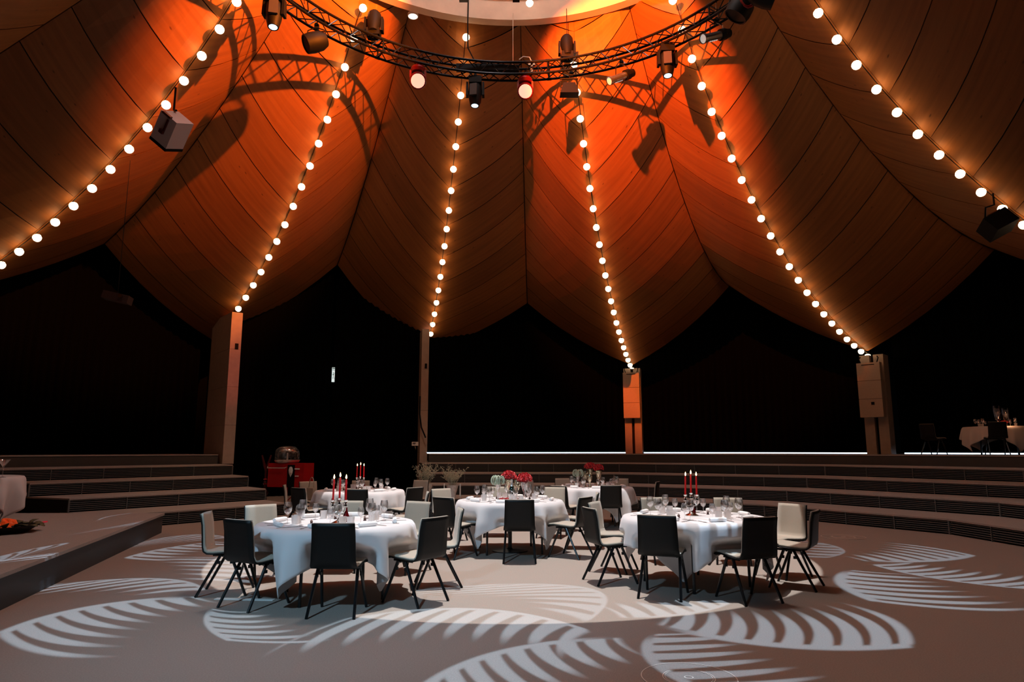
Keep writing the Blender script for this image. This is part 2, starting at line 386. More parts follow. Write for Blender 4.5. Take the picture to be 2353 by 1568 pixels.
def sector(R0, R1, z0, z1, azs, name, m, parent=None):   # ring sector as a closed slab
    b = MB(); n = len(azs)
    P = [[pol(a, R, z) for a in azs] for R, z in ((R0, z0), (R0, z1), (R1, z1), (R1, z0))]
    vs = [p for r in P for p in r]; fs = []
    for i in range(4):
        j = (i + 1) % 4
        for k in range(n - 1): fs.append((i * n + k, i * n + k + 1, j * n + k + 1, j * n + k))
    fs += [(0, n, 2 * n, 3 * n), (n - 1, 4 * n - 1, 3 * n - 1, 2 * n - 1)]
    return b.add(vs, fs).build(name, m, parent)
H1 = .2730
RT = [8.27, 9.57, 10.86, 12.16, 13.45]
def poly_tier(k, verts, name, label):
    """one seating step: straight facets between the ribs, carpeted top, slatted riser"""
    z1 = H1 * (k + 1); z0 = 0.0
    R0, R1 = RT[k], RT[k + 1] + (.25 if k < 3 else -.02)
    t = empty(name, (0, 0, 0), 0, label, 'seating step', 'curved seating steps')
    pts0 = [pol(a, R0) for a in verts]; pts1 = [pol(a, R1) for a in verts]
    b = MB()
    for i in range(len(verts) - 1):
        P = [pts0[i], pts0[i + 1], pts1[i + 1], pts1[i]]
        tb = MB(); vs = [(p.x, p.y, z) for z in (z1 - .03, z1) for p in P]
        tb.add(vs, [(3, 2, 1, 0), (4, 5, 6, 7), (0, 1, 5, 4), (1, 2, 6, 5), (2, 3, 7, 6), (3, 0, 4, 7)])
        tb.build('tread', TREAD, t)
        # backing box set in behind the slats
        c = V((0, CY, 0)); ins = lambda p: p + (p - c).normalized() * .05
        Q = [ins(pts0[i]), ins(pts0[i + 1]), pts1[i + 1], pts1[i]]
        zb = max(z0, z1 - H1)
        bb = MB(); vs = [(p.x, p.y, z) for z in (zb, z1 - .031) for p in Q]
        bb.add(vs, [(3, 2, 1, 0), (4, 5, 6, 7), (0, 1, 5, 4), (1, 2, 6, 5), (2, 3, 7, 6), (3, 0, 4, 7)])
        bb.build('carcass', GAP, t)
        sb = MB(); a, e = pts0[i], pts0[i + 1]; d = (e - a).normalized(); nn = V((d.y, -d.x, 0))
        if nn.dot(a - c) < 0: nn = -nn
        a = a + nn * .012; e = e + nn * .012
        for q in range(6):
            zc = zb + .03 + q * (z1 - .05 - zb) / 6.0 + .008
            vs = [a + V((0, 0, zc - .0075)), e + V((0, 0, zc - .0075)), e + nn * .03 + V((0, 0, zc - .0075)), a + nn * .03 + V((0, 0, zc - .0075)),
                  a + V((0, 0, zc + .0075)), e + V((0, 0, zc + .0075)), e + nn * .03 + V((0, 0, zc + .0075)), a + nn * .03 + V((0, 0, zc + .0075))]
            sb.add(vs, [(3, 2, 1, 0), (4, 5, 6, 7), (0, 1, 5, 4), (1, 2, 6, 5), (2, 3, 7, 6), (3, 0, 4, 7)])
        tag(sb.build('riser_slats', SLAT, t), kind='stuff')
        pb = MB(); L = (e - a).length; nseg = max(1, round(L / 1.1))
        for q in range(nseg + 1):
            p = a.lerp(e, q / nseg); wv = .018 if 0 < q < nseg else .03
            pb.box((0, 0, (zb + z1 - .03) / 2), (wv, .04, z1 - .03 - zb), M.Translation((p.x, p.y, 0)) @ M.Rotation(atan2(d.y, d.x), 4, 'Z'))
        tag(pb.build('riser_posts', SLAT, t), kind='stuff')
    return t
POSN = ['lowest', 'second lowest', 'second highest', 'highest']
for k in range(4):
    poly_tier(k, [-66.3, -39.8], 'seating_step', f'{POSN[k]} of the four grey topped steps with slatted risers left of the doorway curtain')
for k in range(4):
    poly_tier(k, [-13.3, 16, 44, 71.5, 99, 126], 'seating_step', f'{POSN[k]} of the long curving slatted steps at the back and right')
def platform(a0, a1, label):
    n = max(2, int(abs(a1 - a0) / 3)); azs = [a0 + (a1 - a0) * i / n for i in range(n + 1)]
    t = empty('platform', (0, 0, 0), 0, label, 'platform')
    sector(13.45, 18.5, 0, ZP - .025, azs, 'fascia', GREY, t); sector(13.43, 18.5, ZP - .025, ZP, azs, 'deck', TREAD, t)
    return t
platform(-140, -39.9, 'raised dark grey platform above the left seating steps')
platform(-11.9, 140, 'raised dark platform running behind the curved seating steps')

# columns
def column(az, R, w, dep, z0, z1, label, split=False, blk=True):
    t = empty('column', pol(az, R, z0), -rad(az), label, 'column'); h = z1 - z0
    if not split:
        nseg = 4
        for q in range(nseg):
            MB().box((0, dep / 2, h * (q + .5) / nseg), (w, dep, h / nseg - .006)).build('column_block', COL, t)
        if blk: MB().box((w * .1, -.015, h * .77), (w * .3, .03, .17)).build('wall_box', FIX, t)
    else:
        for sx in (-1, 1): MB().box((sx * w * .29, dep / 2, h / 2), (w * .42, dep, h)).build('column_board', COL, t)
        MB().box((0, dep * .6, h / 2), (w * .3, dep * .5, h)).build('column_core', GAP, t)
    return t
column(-38.9, 13.25, .32, 2.0, H1 * 4, 5.62, 'tall pale fin column beside the left steps, lit pink')
column(-12.6, 13.75, .25, .9, 0, 5.66, 'slender grey column behind the two tall flower vases')
column(16.1, 16.35, .62, .5, ZP, 4.55, 'reddish split column under the third visible lamp string from left', True)
column(44.6, 16.35, .70, .5, ZP, 4.5, 'brown split column at the right under a lamp string', True)
column(-66.5, 14.35, .32, 1.1, ZP, 5.0, 'column at the far left beyond the frame'); column(71, 15.8, .6, .6, ZP, 4.8, 'column at the far right beyond the frame', True)
def colspeaker(az, R, w, h, z, label, sq):
    t = empty('column_speaker', pol(az, R, z), -rad(az), label, 'speaker', 'tall panel speakers on the columns')
    n = 3
    for q in range(n): MB().box((0, .12, h * (q + .5) / n), (w, .22, h / n - .012)).build('front_panel', mat('speaker_front', rgb(186, 164, 148), .7, noise=.05, nscale=20), t)
    MB().box((0, .14, h / 2), (w * .96, .2, h * .995)).build('cabinet', COL, t)
    MB().box((0, .0, h - .07), (w * .55, .02, .02)).build('slot', GAP, t)
    if sq: MB().box((.06, 0, h * .25), (.09, .02, .09)).build('badge', FIX, t)
    for sx in (-1, 1): MB().tube([(sx * w * .35, .12, h), (sx * w * .42, .12, h + .14), (sx * w * .36, .16, h + .2)], .018, 6).build('bracket', FIX, t)
    return t
colspeaker(16.1, 15.98, .60, 1.70, 2.66, 'tall reddish three panel speaker on the column right of the centre', False)
colspeaker(44.6, 15.95, .68, 1.72, 2.50, 'tall brown panel speaker with small black square on the right column', True)

# curtains (black, slightly pleated)
def curtain(a0, a1, r0, r1, z0, z1, label):
    n = int(abs(a1 - a0) * 4); P = [[], []]
    for i in range(n + 1):
        t = i / n; R = r0 + (r1 - r0) * t + .05 * sin(i * 1.9) + .02 * sin(i * 4.3)
        for k, z in ((0, z0), (1, z1)): P[k].append(pol(a0 + (a1 - a0) * t, R, z))
    tag(MB().slab(P, lambda i, j: (V((P[0][j].x, P[0][j].y - CY, 0)).normalized()) * .012).build('stage_curtain', BLACK, smooth=2), label, 'curtain', 'black stage curtains')
curtain(-66, -39.4, 15.6, 16.5, ZP + .01, 9.2, 'black curtain behind the left steps, between the first two columns')
curtain(az_px(527, 15.0, 2.5), -24.9, 15.0, 15.0, .02, 9.2, 'black doorway curtain, left half, left of the narrow gap')
curtain(-24.5, az_px(966, 15.0, 2.5), 15.0, 15.0, .02, 9.2, 'black doorway curtain, right half, behind the doorway candles')
curtain(-11.9, 15.4, 15.2, 17.2, ZP + .045, 9.2, 'black curtain above the light slot in the centre back')
curtain(16.8, 43.9, 17.2, 17.2, ZP + .045, 9.2, 'black curtain above the light slot right of centre')
curtain(45.95, 71, 17.2, 17.0, ZP + .045, 9.2, 'black curtain behind the dim table on the right platform')
curtain(-94, -66.9, 15.1, 15.1, ZP + .01, 9.2, 'black curtain at the far left edge of the hall')
# daylight strips behind the curtains
DAY = mat('daylight', (.7, .85, 1, 1), .5, emit=(.62, .80, 1, 1), es=3.2)
def dayslit(n, a0, a1, R0, R1, z0, z1):
    k = max(1, int(abs(a1 - a0))); P = [[pol(a0 + (a1 - a0) * i / k, R0 + (R1 - R0) * i / k, z) for i in range(k + 1)] for z in (z0, z1)]
    tag(MB().grid(P).build(f'window_{n}', DAY), kind='structure')
dayslit(1, -11.7, 15.2, 15.34, 17.34, ZP + .005, ZP + .06); dayslit(2, 17, 43.6, 17.34, 17.34, ZP + .005, ZP + .06)
dayslit(3, 46.1, 70, 17.34, 17.14, ZP + .005, ZP + .06)
a_ = az_px(2040, 17.36, 2.6); dayslit(4, a_ - .12, a_ + .10, 17.36, 17.36, ZP + .35, 3.9)
a_ = az_px(526, 15.16, 2.5); dayslit(5, a_ - .1, a_ + .06, 15.16, 15.16, 2.0, 3.1); a_ = az_px(967, 15.15, 2.5); dayslit(6, a_ - .08, a_ + .3, 15.15, 15.15, 2.0, 2.9); dayslit(7, a_ - .05, a_ + .3, 15.15, 15.15, 5.0, 5.7)

# ---------------------------------------------------------------- stage at the left
A = G(371, 1226); B = G(0, 1405); dAB = (B - A).normalized(); Cc = A + dAB * 9.6
Cc = V((Cc.x, Cc.y, 0))
st = empty('stage', (0, 0, 0), 0, 'low grey stage floor at the left with a dark blue-grey front edge', 'stage')
poly = [A, Cc, V((-13.2, Cc.y, 0)), V((-13.2, A.y - .05, 0))]; HS = .352
def prism(P, z0, z1):
    n = len(P); vs = [(p.x, p.y, z) for z in (z0, z1) for p in P]
    return MB().add(vs, [tuple(range(n))[::-1], tuple(range(n, 2 * n))] + [(i, (i + 1) % n, n + (i + 1) % n, n + i) for i in range(n)])
prism(poly, 0, HS - .045).build('fascia', STAGEF, st)
grow = [p for p in poly]; grow[0] = A + V((.03, 0, 0)); grow[1] = Cc + V((.03, 0, 0))
prism(grow, HS - .038, HS).build('deck', TREAD, st)
prism([p + V((.012, 0, 0)) if i < 2 else p for i, p in enumerate(poly)], HS - .045, HS - .038).build('edge_strip', ALU, st)

# ---------------------------------------------------------------- lamp strings
gb = MB().lathe([(0, -.092), (.05, -.078), (.082, -.04), (.092, 0), (.088, .02)], 12, cap=False).mesh('globe', BULB, True)
gr = MB().lathe([(.088, .02), (.078, .045), (.05, .06)], 12, cap=False).mesh('halo_boost_ring', mat('halo_boost', (1, .9, .8, 1), .4, emit=(1, .58, .25, 1), es=28), True)  # stronger rear glow added so each globe throws a halo on the wood
sk = MB().lathe([(.05, .06), (.035, .08), (.02, .09), (.015, .11), (0, .11)], 10).mesh('socket', FIX, True)
STRN = {-66.5: 'far left', -38.8: 'left', -11.6: 'left-centre', 16: 'right-centre', 44: 'right', 71: 'far right', -94.3: 'upper left corner'}
lampn = 0
for az in STR:
    pts = FRONTADD.get(az, [])[::-1] + STR[az] + (EXT.get(az, []) if abs(az) > 60 else [])
    full = curve(az)[:len(pts) + 1]; n = len(pts)
    cb = MB(); cpts = []
    for (R, z), (R1, z1) in zip(full[1:], full[2:] + [full[-1]]):
        cpts.append(pol(az, R + .085, z + .085))
    cb.tube(cpts, .009, 5).build('lamp_cable', FIX); tag(bpy.context.scene.collection.objects[-1], f'thin black cable of the {STRN[az]} lamp string', 'cable', 'lamp string cables')
    for i, (R, z) in enumerate(pts):
        j = n - 1 - i
        if j > 23: continue
        e = empty('globe_lamp', pol(az, R, z), 0, f'{ORD(j)} glowing globe lamp up from the bottom of the {STRN[az]} lamp string', 'lamp', f'globe lamps of the {STRN[az]} string')
        Rn, zn = pts[min(i + 1, n - 1)]; Rp, zp = pts[max(i - 1, 0)]
        nv = V((-(zn - zp), 0)).x; d = V((-(zn - zp), (Rn - Rp))).normalized()
        out = V((d.x * sin(rad(az)), d.x * cos(rad(az)), d.y))
        q = out.to_track_quat('Z', 'Y').to_matrix().to_4x4()
        link('globe', gb, e).matrix_local = q; link('halo_boost_ring', gr, e).matrix_local = q; link('socket', sk, e).matrix_local = q
e = empty('globe_lamp', pol(-94.3, 7.0, 9.25), 0, 'single glowing globe lamp cut by the upper left picture corner', 'lamp'); link('globe', gb, e); link('socket', sk, e)
e = empty('globe_lamp', G(1217, 8, 11.98), 0, 'single glowing globe lamp inside the pale oculus ring', 'lamp'); link('globe', gb, e); link('socket', sk, e)
# ---------------------------------------------------------------- circular truss
ZT = 10.46; RTR = 5.15; HW = .15
tr = empty('circular_truss', (0, CY, ZT), 0, 'large black circular lighting truss hanging under the oculus', 'truss')
NT = 120
for dr, dz, nm in ((-HW, -HW, 'chord'), (HW, -HW, 'chord'), (-HW, HW, 'chord'), (HW, HW, 'chord')):
    MB().tube([((RTR + dr) * sin(2 * pi * i / NT), (RTR + dr) * cos(2 * pi * i / NT), dz) for i in range(NT)], .030, 8, closed=True).build(nm, TRUSS, tr, True)
lb = MB(); cs = [(-HW, -HW), (HW, -HW), (HW, HW), (-HW, HW)]
for i in range(NT):
    a, b = 2 * pi * i / NT, 2 * pi * (i + 1) / NT
    for k in range(4):
        p, q = cs[k], cs[(k + 1) % 4]
        if i % 2: p, q = q, p
        lb.tube([((RTR + p[0]) * sin(a), (RTR + p[0]) * cos(a), p[1]), ((RTR + q[0]) * sin(b), (RTR + q[0]) * cos(b), q[1])], .0125, 5)
tag(lb.build('truss_lacing', TRUSS, tr, True), kind='stuff')
for i in range(8):                                         # joint frames
    a = 2 * pi * i / 8 + .17; X = M.Rotation(-a, 4, 'Z') @ M.Translation((0, RTR, 0))
    fb = MB()
    for p, q in zip(cs, cs[1:] + cs[:1]): fb.tube([(0.0, p[0], p[1]), (0.0, q[0], q[1])], .02, 6, X)
    for p in cs: fb.tube([(-.05, p[0], p[1]), (.05, p[0], p[1])], .036, 8, X)
    fb.build('joint_frame', TRUSS, tr, True)
def at_truss(px, dr=0, dz=0):
    az = az_px(px, RTR + dr, ZT + dz); return pol(az, RTR + dr, ZT + dz), az

# hanging wires and the sagging feed cable
def wire(px, label, r=.008, m=FIX, top=12.0):
    p, az = at_truss(px, 0, HW)
    tag(MB().tube([p, (p.x, p.y, top)], r, 6).build('hanging_wire', m), label, 'wire', 'truss wires')
wire(1178, 'thin straight steel wire above the middle of the truss', .009, SILVER)
wire(1303, 'short hanging wire above the standing moving head right of the middle', .008)
wire(700, 'hanging wire at the left side of the truss', .008)
p, az = at_truss(1090, 0, HW)
tag(MB().tube([(p.x - .16, p.y - .05, 12.6), (p.x - .17, p.y - .05, 11.6), (p.x - .16, p.y - .05, 11.0), (p.x - .02, p.y - .02, 10.72), (p.x + .2, p.y, 10.63), (p.x + .6, p.y + .02, 10.6)], .016, 8).build('feed_cable', FIX, None, True), 'thick black feed cable dropping from the oculus and bending into the truss', 'cable')
tag(MB().box((0, 0, 0), (1.5, .16, .14), M.Translation(at_truss(1120, 0, 0)[0] + V((0, 0, .06))) @ M.Rotation(.04, 4, 'Z')).tube([(-.7, .05, .16), (0, .03, .19), (.7, .05, .15)], .03, 6, M.Translation(at_truss(1120)[0])).build('cable_bundle', FIX), 'black bundle of cables lying in the truss left of the middle', 'cable')

# fixtures
def look(d): return V(d).to_track_quat('-Z', 'Y').to_matrix().to_4x4()      # local -Z along d
def clamp(e, z=0.0):
    MB().box((0, 0, z - .03), (.09, .06, .09)).tube([(0, -.05, z), (0, .05, z)], .035, 8).build('clamp', FIX, e)
def moving_head(px, label, d=(0, 0, -1), up=False, dr=0, dz=None, lens=LENSB, scale=1.0, roty=0.0, panel=True):
    s = -1 if up else 1
    p, az = at_truss(px, dr, (HW if up else -HW) if dz is None else dz)
    e = empty('moving_head', p, roty, label, 'stage light', 'moving head lights'); e.scale = (scale,) * 3
    clamp(e)
    MB().box((0, 0, -s * .15), (.30, .26, .16)).box((0, 0, -s * .07), (.22, .2, .05)).build('base', FIX, e)
    for sx in (-1, 1): MB().box((sx * .19, 0, -s * .36), (.055, .17, .34), taper=.8).build('yoke_arm', FIX, e)
    X = M.Translation((0, 0, -s * .46)) @ look(d)
    MB().lathe([(0, .27), (.11, .26), (.155, .18), (.165, .02), (.15, -.14), (.12, -.27), (.105, -.33), (.085, -.33)], 14, X, cap=False).box((0, -.15, 0), (.2, .06, .3), X).build('head', FIX, e, True)
    if panel: 
        for sy in (-1, 1): MB().box((0, sy * .175, .0), (.17, .05, .30), X).build('cover_panel', FIXG, e)
    MB().lathe([(0, -.335), (.06, -.33), (.083, -.325)], 14, X, cap=False).build('lens', lens, e, True)
    return e
def led_head(px, label, d):
    p, az = at_truss(px, 0, -HW)
    e = empty('led_wash_light', p, 0, label, 'stage light', 'red glowing wash lights'); clamp(e)
    MB().lathe([(0, -.02), (.15, -.03), (.18, -.09), (.15, -.16), (0, -.17)], 14).build('base', REDFIX, e, True)
    for sx in (-1, 1): MB().box((sx * .17, 0, -.25), (.04, .12, .24)).build('yoke_arm', REDFIX, e)
    X = M.Translation((0, 0, -.36)) @ look(d)
    MB().lathe([(0, .16), (.12, .14), (.18, .05), (.20, -.06), (.185, -.10), (.16, -.10)], 18, X, cap=False).build('housing', REDFIX, e, True)
    MB().lathe([(0, -.095), (.16, -.09)], 18, X, cap=False).build('lens', LENSR, e)
def profile_spot(px, label, d):
    p, az = at_truss(px, 0, -HW)
    e = empty('profile_spotlight', p, 0, label, 'stage light', 'silver profile spotlights'); clamp(e)
    X = M.Translation((0, 0, -.36)) @ look(d)
    for sx in (-1, 1): MB().tube([(0, 0, -.06), (sx * .13, 0, -.12), (sx * .14, 0, -.36)], .012, 6).build('yoke_arm', SILVER if sx > 0 else FIX, e)
    MB().lathe([(.085, .10), (.085, -.32), (.105, -.34), (.105, -.40), (.09, -.40)], 16, X, cap=False).build('lens_tube', mat('fixture_silver', rgb(120, 120, 122), .25, metal=.8), e, True)
    MB().lathe([(0, .36), (.09, .35), (.10, .26), (.12, .22), (.12, .10), (.085, .10)], 12, X, cap=False).box((0, 0, .16), (.26, .1, .05), X).build('lamp_housing', FIX, e, True)
    for q in range(4): MB().box((0, -.088, -.05 - q * .06), (.03, .01, .035), X).build('vent', LENSW, e)
    MB().lathe([(0, -.385), (.09, -.38)], 16, X, cap=False).build('lens', LENSW, e)
def par_can(px, label, d, dz=-HW, r=.2, L=.44, loc=None):
    p, az = at_truss(px, 0, dz) if loc is None else (loc, 0)
    e = empty('blinder_light', p, 0, label, 'stage light', 'black drum lights'); clamp(e)
    X = M.Translation((0, 0, -.38)) @ look(d)
    for sx in (-1, 1): MB().tube([(0, 0, -.05), (sx * .18, 0, -.12), (sx * (r + .02), 0, -.38)], .014, 6).build('yoke_arm', FIX, e)
    MB().lathe([(0, L / 2), (r * .72, L / 2 - .01), (r, L * .22), (r * 1.06, -L * .2), (r * .98, -L / 2), (r * .85, -L / 2)], 16, X, cap=False).build('can', FIX, e, True)
    MB().lathe([(0, -L / 2 + .02), (r * .85, -L / 2 + .02)], 16, X, cap=False).build('lens', FIX, e)
moving_head(634, 'large moving head hanging at the far left of the truss, cool lens glowing', (.03, -.12, -1), scale=1.0, dz=-.05)
par_can(727, 'black drum shaped light hanging under the left part of the truss', (-.75, -.35, -.45), r=.2, L=.46)
moving_head(858, 'dark moving head standing on top of the truss left of the middle', (.03, -.3, -1), up=True, lens=FIX, scale=1.0, panel=False)
led_head(962, 'red glowing wash light under the truss, the left of two', (.10, -.92, -.62))
moving_head(1092, 'moving head with grey cover hanging near the middle of the truss', (-.02, -.10, -1))
led_head(1207, 'red glowing wash light under the truss, the right of two', (.02, -.92, -.52))
moving_head(1303, 'black moving head standing on the truss right of the middle', (.02, -.2, -1), up=True, lens=FIX, scale=.95, panel=False)
p, az = at_truss(1312, 0, -HW)
e = empty('floodlight', p, 0, 'small black hooded floodlight hanging in a bracket right of the middle', 'stage light'); clamp(e)
MB().tube([(0, 0, -.03), (-.05, 0, -.14)], .012, 6).box((-.05, 0, -.15), (.42, .03, .03)).box((-.26, 0, -.3), (.015, .03, .3)).box((.15, 0, -.3), (.015, .03, .3)).build('bracket', FIX, e)
MB().box((-.05, 0, -.42), (.44, .26, .28), taper=.62).build('housing', FIX, e)
profile_spot(1428, 'silver profile spotlight pointing down left, the left of two', (-.80, -.35, -.48))
moving_head(1532, 'moving head with grey cover and glowing lens at the right of the truss', (-.02, -.12, -1), dz=-.1)
profile_spot(1645, 'silver profile spotlight pointing down left, the right of two', (-.84, -.35, -.40))
par_can(1700, 'black boxy light at the upper right end of the visible truss', (-.5, .2, -.8), r=.24, L=.4, dz=.12)
par_can(1752, 'black drum light cut by the top edge at the right', (.8, -.1, -.35), r=.26, L=.5, dz=.06)
p, az = at_truss(1712, .0, -.05)
e = empty('hose_loop', p, 0, 'red looped strap on the lights at the upper right of the truss', 'strap')
MB().tube([(.14 * cos(a * .5236), -.1, -.12 + .22 * sin(a * .5236)) for a in range(12)], .03, 6, closed=True).build('loop', REDFIX, e, True)
p, az = at_truss(1222, 0, 0)
e = empty('chain_hook', p, 0, 'silver rigging hook and connectors on the truss right of the middle', 'rigging hook')
MB().box((0, 0, .17), (.16, .06, .05)).box((0, 0, .1), (.05, .06, .26)).build('hook_body', SILVER, e)
MB().tube([(-.3, 0, .3), (-.2, 0, .38), (-.05, 0, .36), (.02, 0, .2)], .012, 6).build('hook_cable', WHITEP, e, True)
for q in range(6): MB().box((-.12 + q * .07, .04 * (q % 2), -.02 + .03 * (q % 3)), (.04, .05, .09)).build('connector', TRUSS, e)
e = empty('moving_head', G(1186, -12, 11.9), 0, 'small moving head with silver bracket hanging inside the oculus ring', 'stage light')
MB().box((0, 0, .1), (.22, .2, .2)).box((0, 0, -.08), (.16, .14, .16)).build('head', FIX, e); MB().tube([(.11, 0, .2), (.13, 0, -.05), (.06, 0, -.14)], .014, 6).build('bracket', SILVER, e)
e = empty('ring_fitting', G(1066, -3, 12.0), 0, 'small box where the feed cable leaves the oculus ring', 'junction box'); MB().box((0, 0, 0), (.22, .12, .14)).build('box', FIXG, e)
# ring downlight
rp = pol(-13.2, 5.62, 12.0)
e = empty('downlight', G(949, 39, 11.98), 0, 'round white downlight under the oculus ring, left of the middle', 'lamp')
MB().lathe([(.0, .0), (.11, 0.0)], 18, cap=False).build('diffuser', mat('downlight_glow', (1, .9, .8, 1), .5, emit=(1, .86, .72, 1), es=5), e)
MB().lathe([(.11, -.004), (.13, -.004), (.13, .06), (.0, .06)], 18, cap=False).build('rim', WHITEP, e)

# suspended loudspeakers
e = empty('hanging_speaker', pol(-66, 8.66, 7.36) if False else G(396, 300, 7.45), 0, 'greyish brown loudspeaker box hanging from the far left lamp string', 'speaker')
X = M.Rotation(rad(40), 4, 'Y') @ M.Rotation(rad(30), 4, 'X')
SPK = mat('speaker_brown', rgb(186, 168, 166), .6)
MB().box((0, 0, 0), (.40, .42, .56), X).build('cabinet', SPK, e)
MB().box((0, 0, -.31), (.41, .43, .06), X).build('base_panel', FIX, e)
MB().box((.03, -.23, .10), (.03, .03, .26), X).box((.0, -.24, -.04), (.09, .05, .07), X).box((-.02, -.24, .3), (.2, .06, .04), X).build('bracket', DKRED, e)
MB().tube([(.10, -.1, .34), (.0, 0, .40), (.0, 0, .86)], .02, 6).build('hanger', FIX, e)
e = empty('hanging_speaker', G(2292, 518, 5.95), 0, 'black loudspeaker box hanging from the far right lamp string', 'speaker')
X = M.Rotation(rad(-28), 4, 'Y') @ M.Rotation(rad(-25), 4, 'X')
MB().box((0, 0, 0), (.52, .4, .36), X).build('cabinet', FIX, e)
MB().box((0, -.18, .19), (.3, .03, .02), X).build('trim_strip', SILVER, e)
MB().tube([(-.24, 0, .1), (-.2, 0, .36), (-.02, 0, .42), (-.02, 0, .66)], .02, 6).build('hanger', FIX, e)
# dim projector in the dark, sign boxes
e = empty('projector', G(270, 686, 4.6), .2, 'dim small projector box in the dark above the left platform', 'projector')
MB().box((0, 0, 0), (.5, .3, .16), M.Rotation(rad(12), 4, 'Y')).build('body', mat('projector_brown', rgb(60, 40, 34), .5), e)
MB().tube([(0, 0, .05), (0, 0, 3.0)], .006, 5).build('hanger', FIX, e)
MB().lathe([(0, 0), (.04, 0), (.04, .08), (0, .08)], 10, M.Translation((.12, -.16, .0)) @ M.Rotation(rad(90), 4, 'X')).build('lens', SILVER, e)
p = pol(-24.7, 14.7, 0)
e = empty('exit_sign', (p.x, p.y, 4.05), rad(24), 'small lit green and white exit sign seen in the narrow curtain gap', 'sign')
MB().box((0, 0, 0), (.09, .05, .5)).build('light_box', mat('sign_white', (1, 1, 1, 1), .5, emit=(.78, .95, .95, 1), es=.8), e)
SG = mat('sign_green', rgb(10, 120, 80), .5)
MB().tube([(-.025, -.03, -.14), (0, -.03, -.04), (.03, -.03, -.14)], .009, 5).tube([(0, -.03, -.04), (.0, -.03, .04)], .010, 5).tube([(-.04, -.03, .0), (.035, -.03, .03)], .008, 5).lathe([(0, -.02), (.018, 0), (0, .02)], 8, M.Translation((.0, -.03, .07))).box((0, -.028, .22), (.09, .01, .03)).box((0, -.028, .16), (.09, .01, .015)).build('running_figure', SG, e)
p = pol(-13.35, 13.6, 0)
e = empty('notice_box', (p.x - .12, p.y, 1.62), 0, 'small white notice box with a tap below on the slender grey column', 'notice')
MB().box((0, 0, .08), (.22, .03, .13)).build('plate', WHITEP, e); MB().box((-.03, -.018, .10), (.1, .006, .03)).box((-.03, -.018, .06), (.06, .006, .012)).build('print', FIX, e)
MB().tube([(0, 0, .0), (.02, 0, -.08), (0, 0, -.14)], .018, 6).build('tap', SILVER, e)
p = pol(-12.8, 13.66, 0)
tag(MB().tube([(p.x - .1, p.y - .1, 3.3), (p.x - .1, p.y - .1, 2.7), (p.x - .03, p.y - .12, 2.25), (p.x + .1, p.y - .12, 1.95), (p.x + .12, p.y - .12, 1.9)], .025, 8).build('column_cable', FIX, None, True), 'black cable looping down the slender grey column', 'cable')
RINGM = mat('cover_ring', rgb(235, 222, 210), .5)
for (px_, py_), R_, lab in (((1583, 1560), .315, 'round floor cover plate with pale rings at the bottom edge'), ((1938, 1236), .36, 'faint round floor cover with pale outline right of the nearest right table')):
    g_ = G(px_, py_); e = empty('floor_cover', (g_.x, g_.y, .0005), 0, lab, 'floor cover')
    MB().lathe([(R_, 0), (R_, .002), (0, .002)], 48, cap=False).build('plate', FLOOR, e)
    for r_, w_ in ((R_, .007), (R_ * .55, .006), (R_ * .50, .004), (R_ * .1, .008)):
        MB().lathe([(r_, .0), (r_, .0045), (r_ - w_, .0045), (r_ - w_, 0)], 48, cap=False).build('ring', RINGM, e)

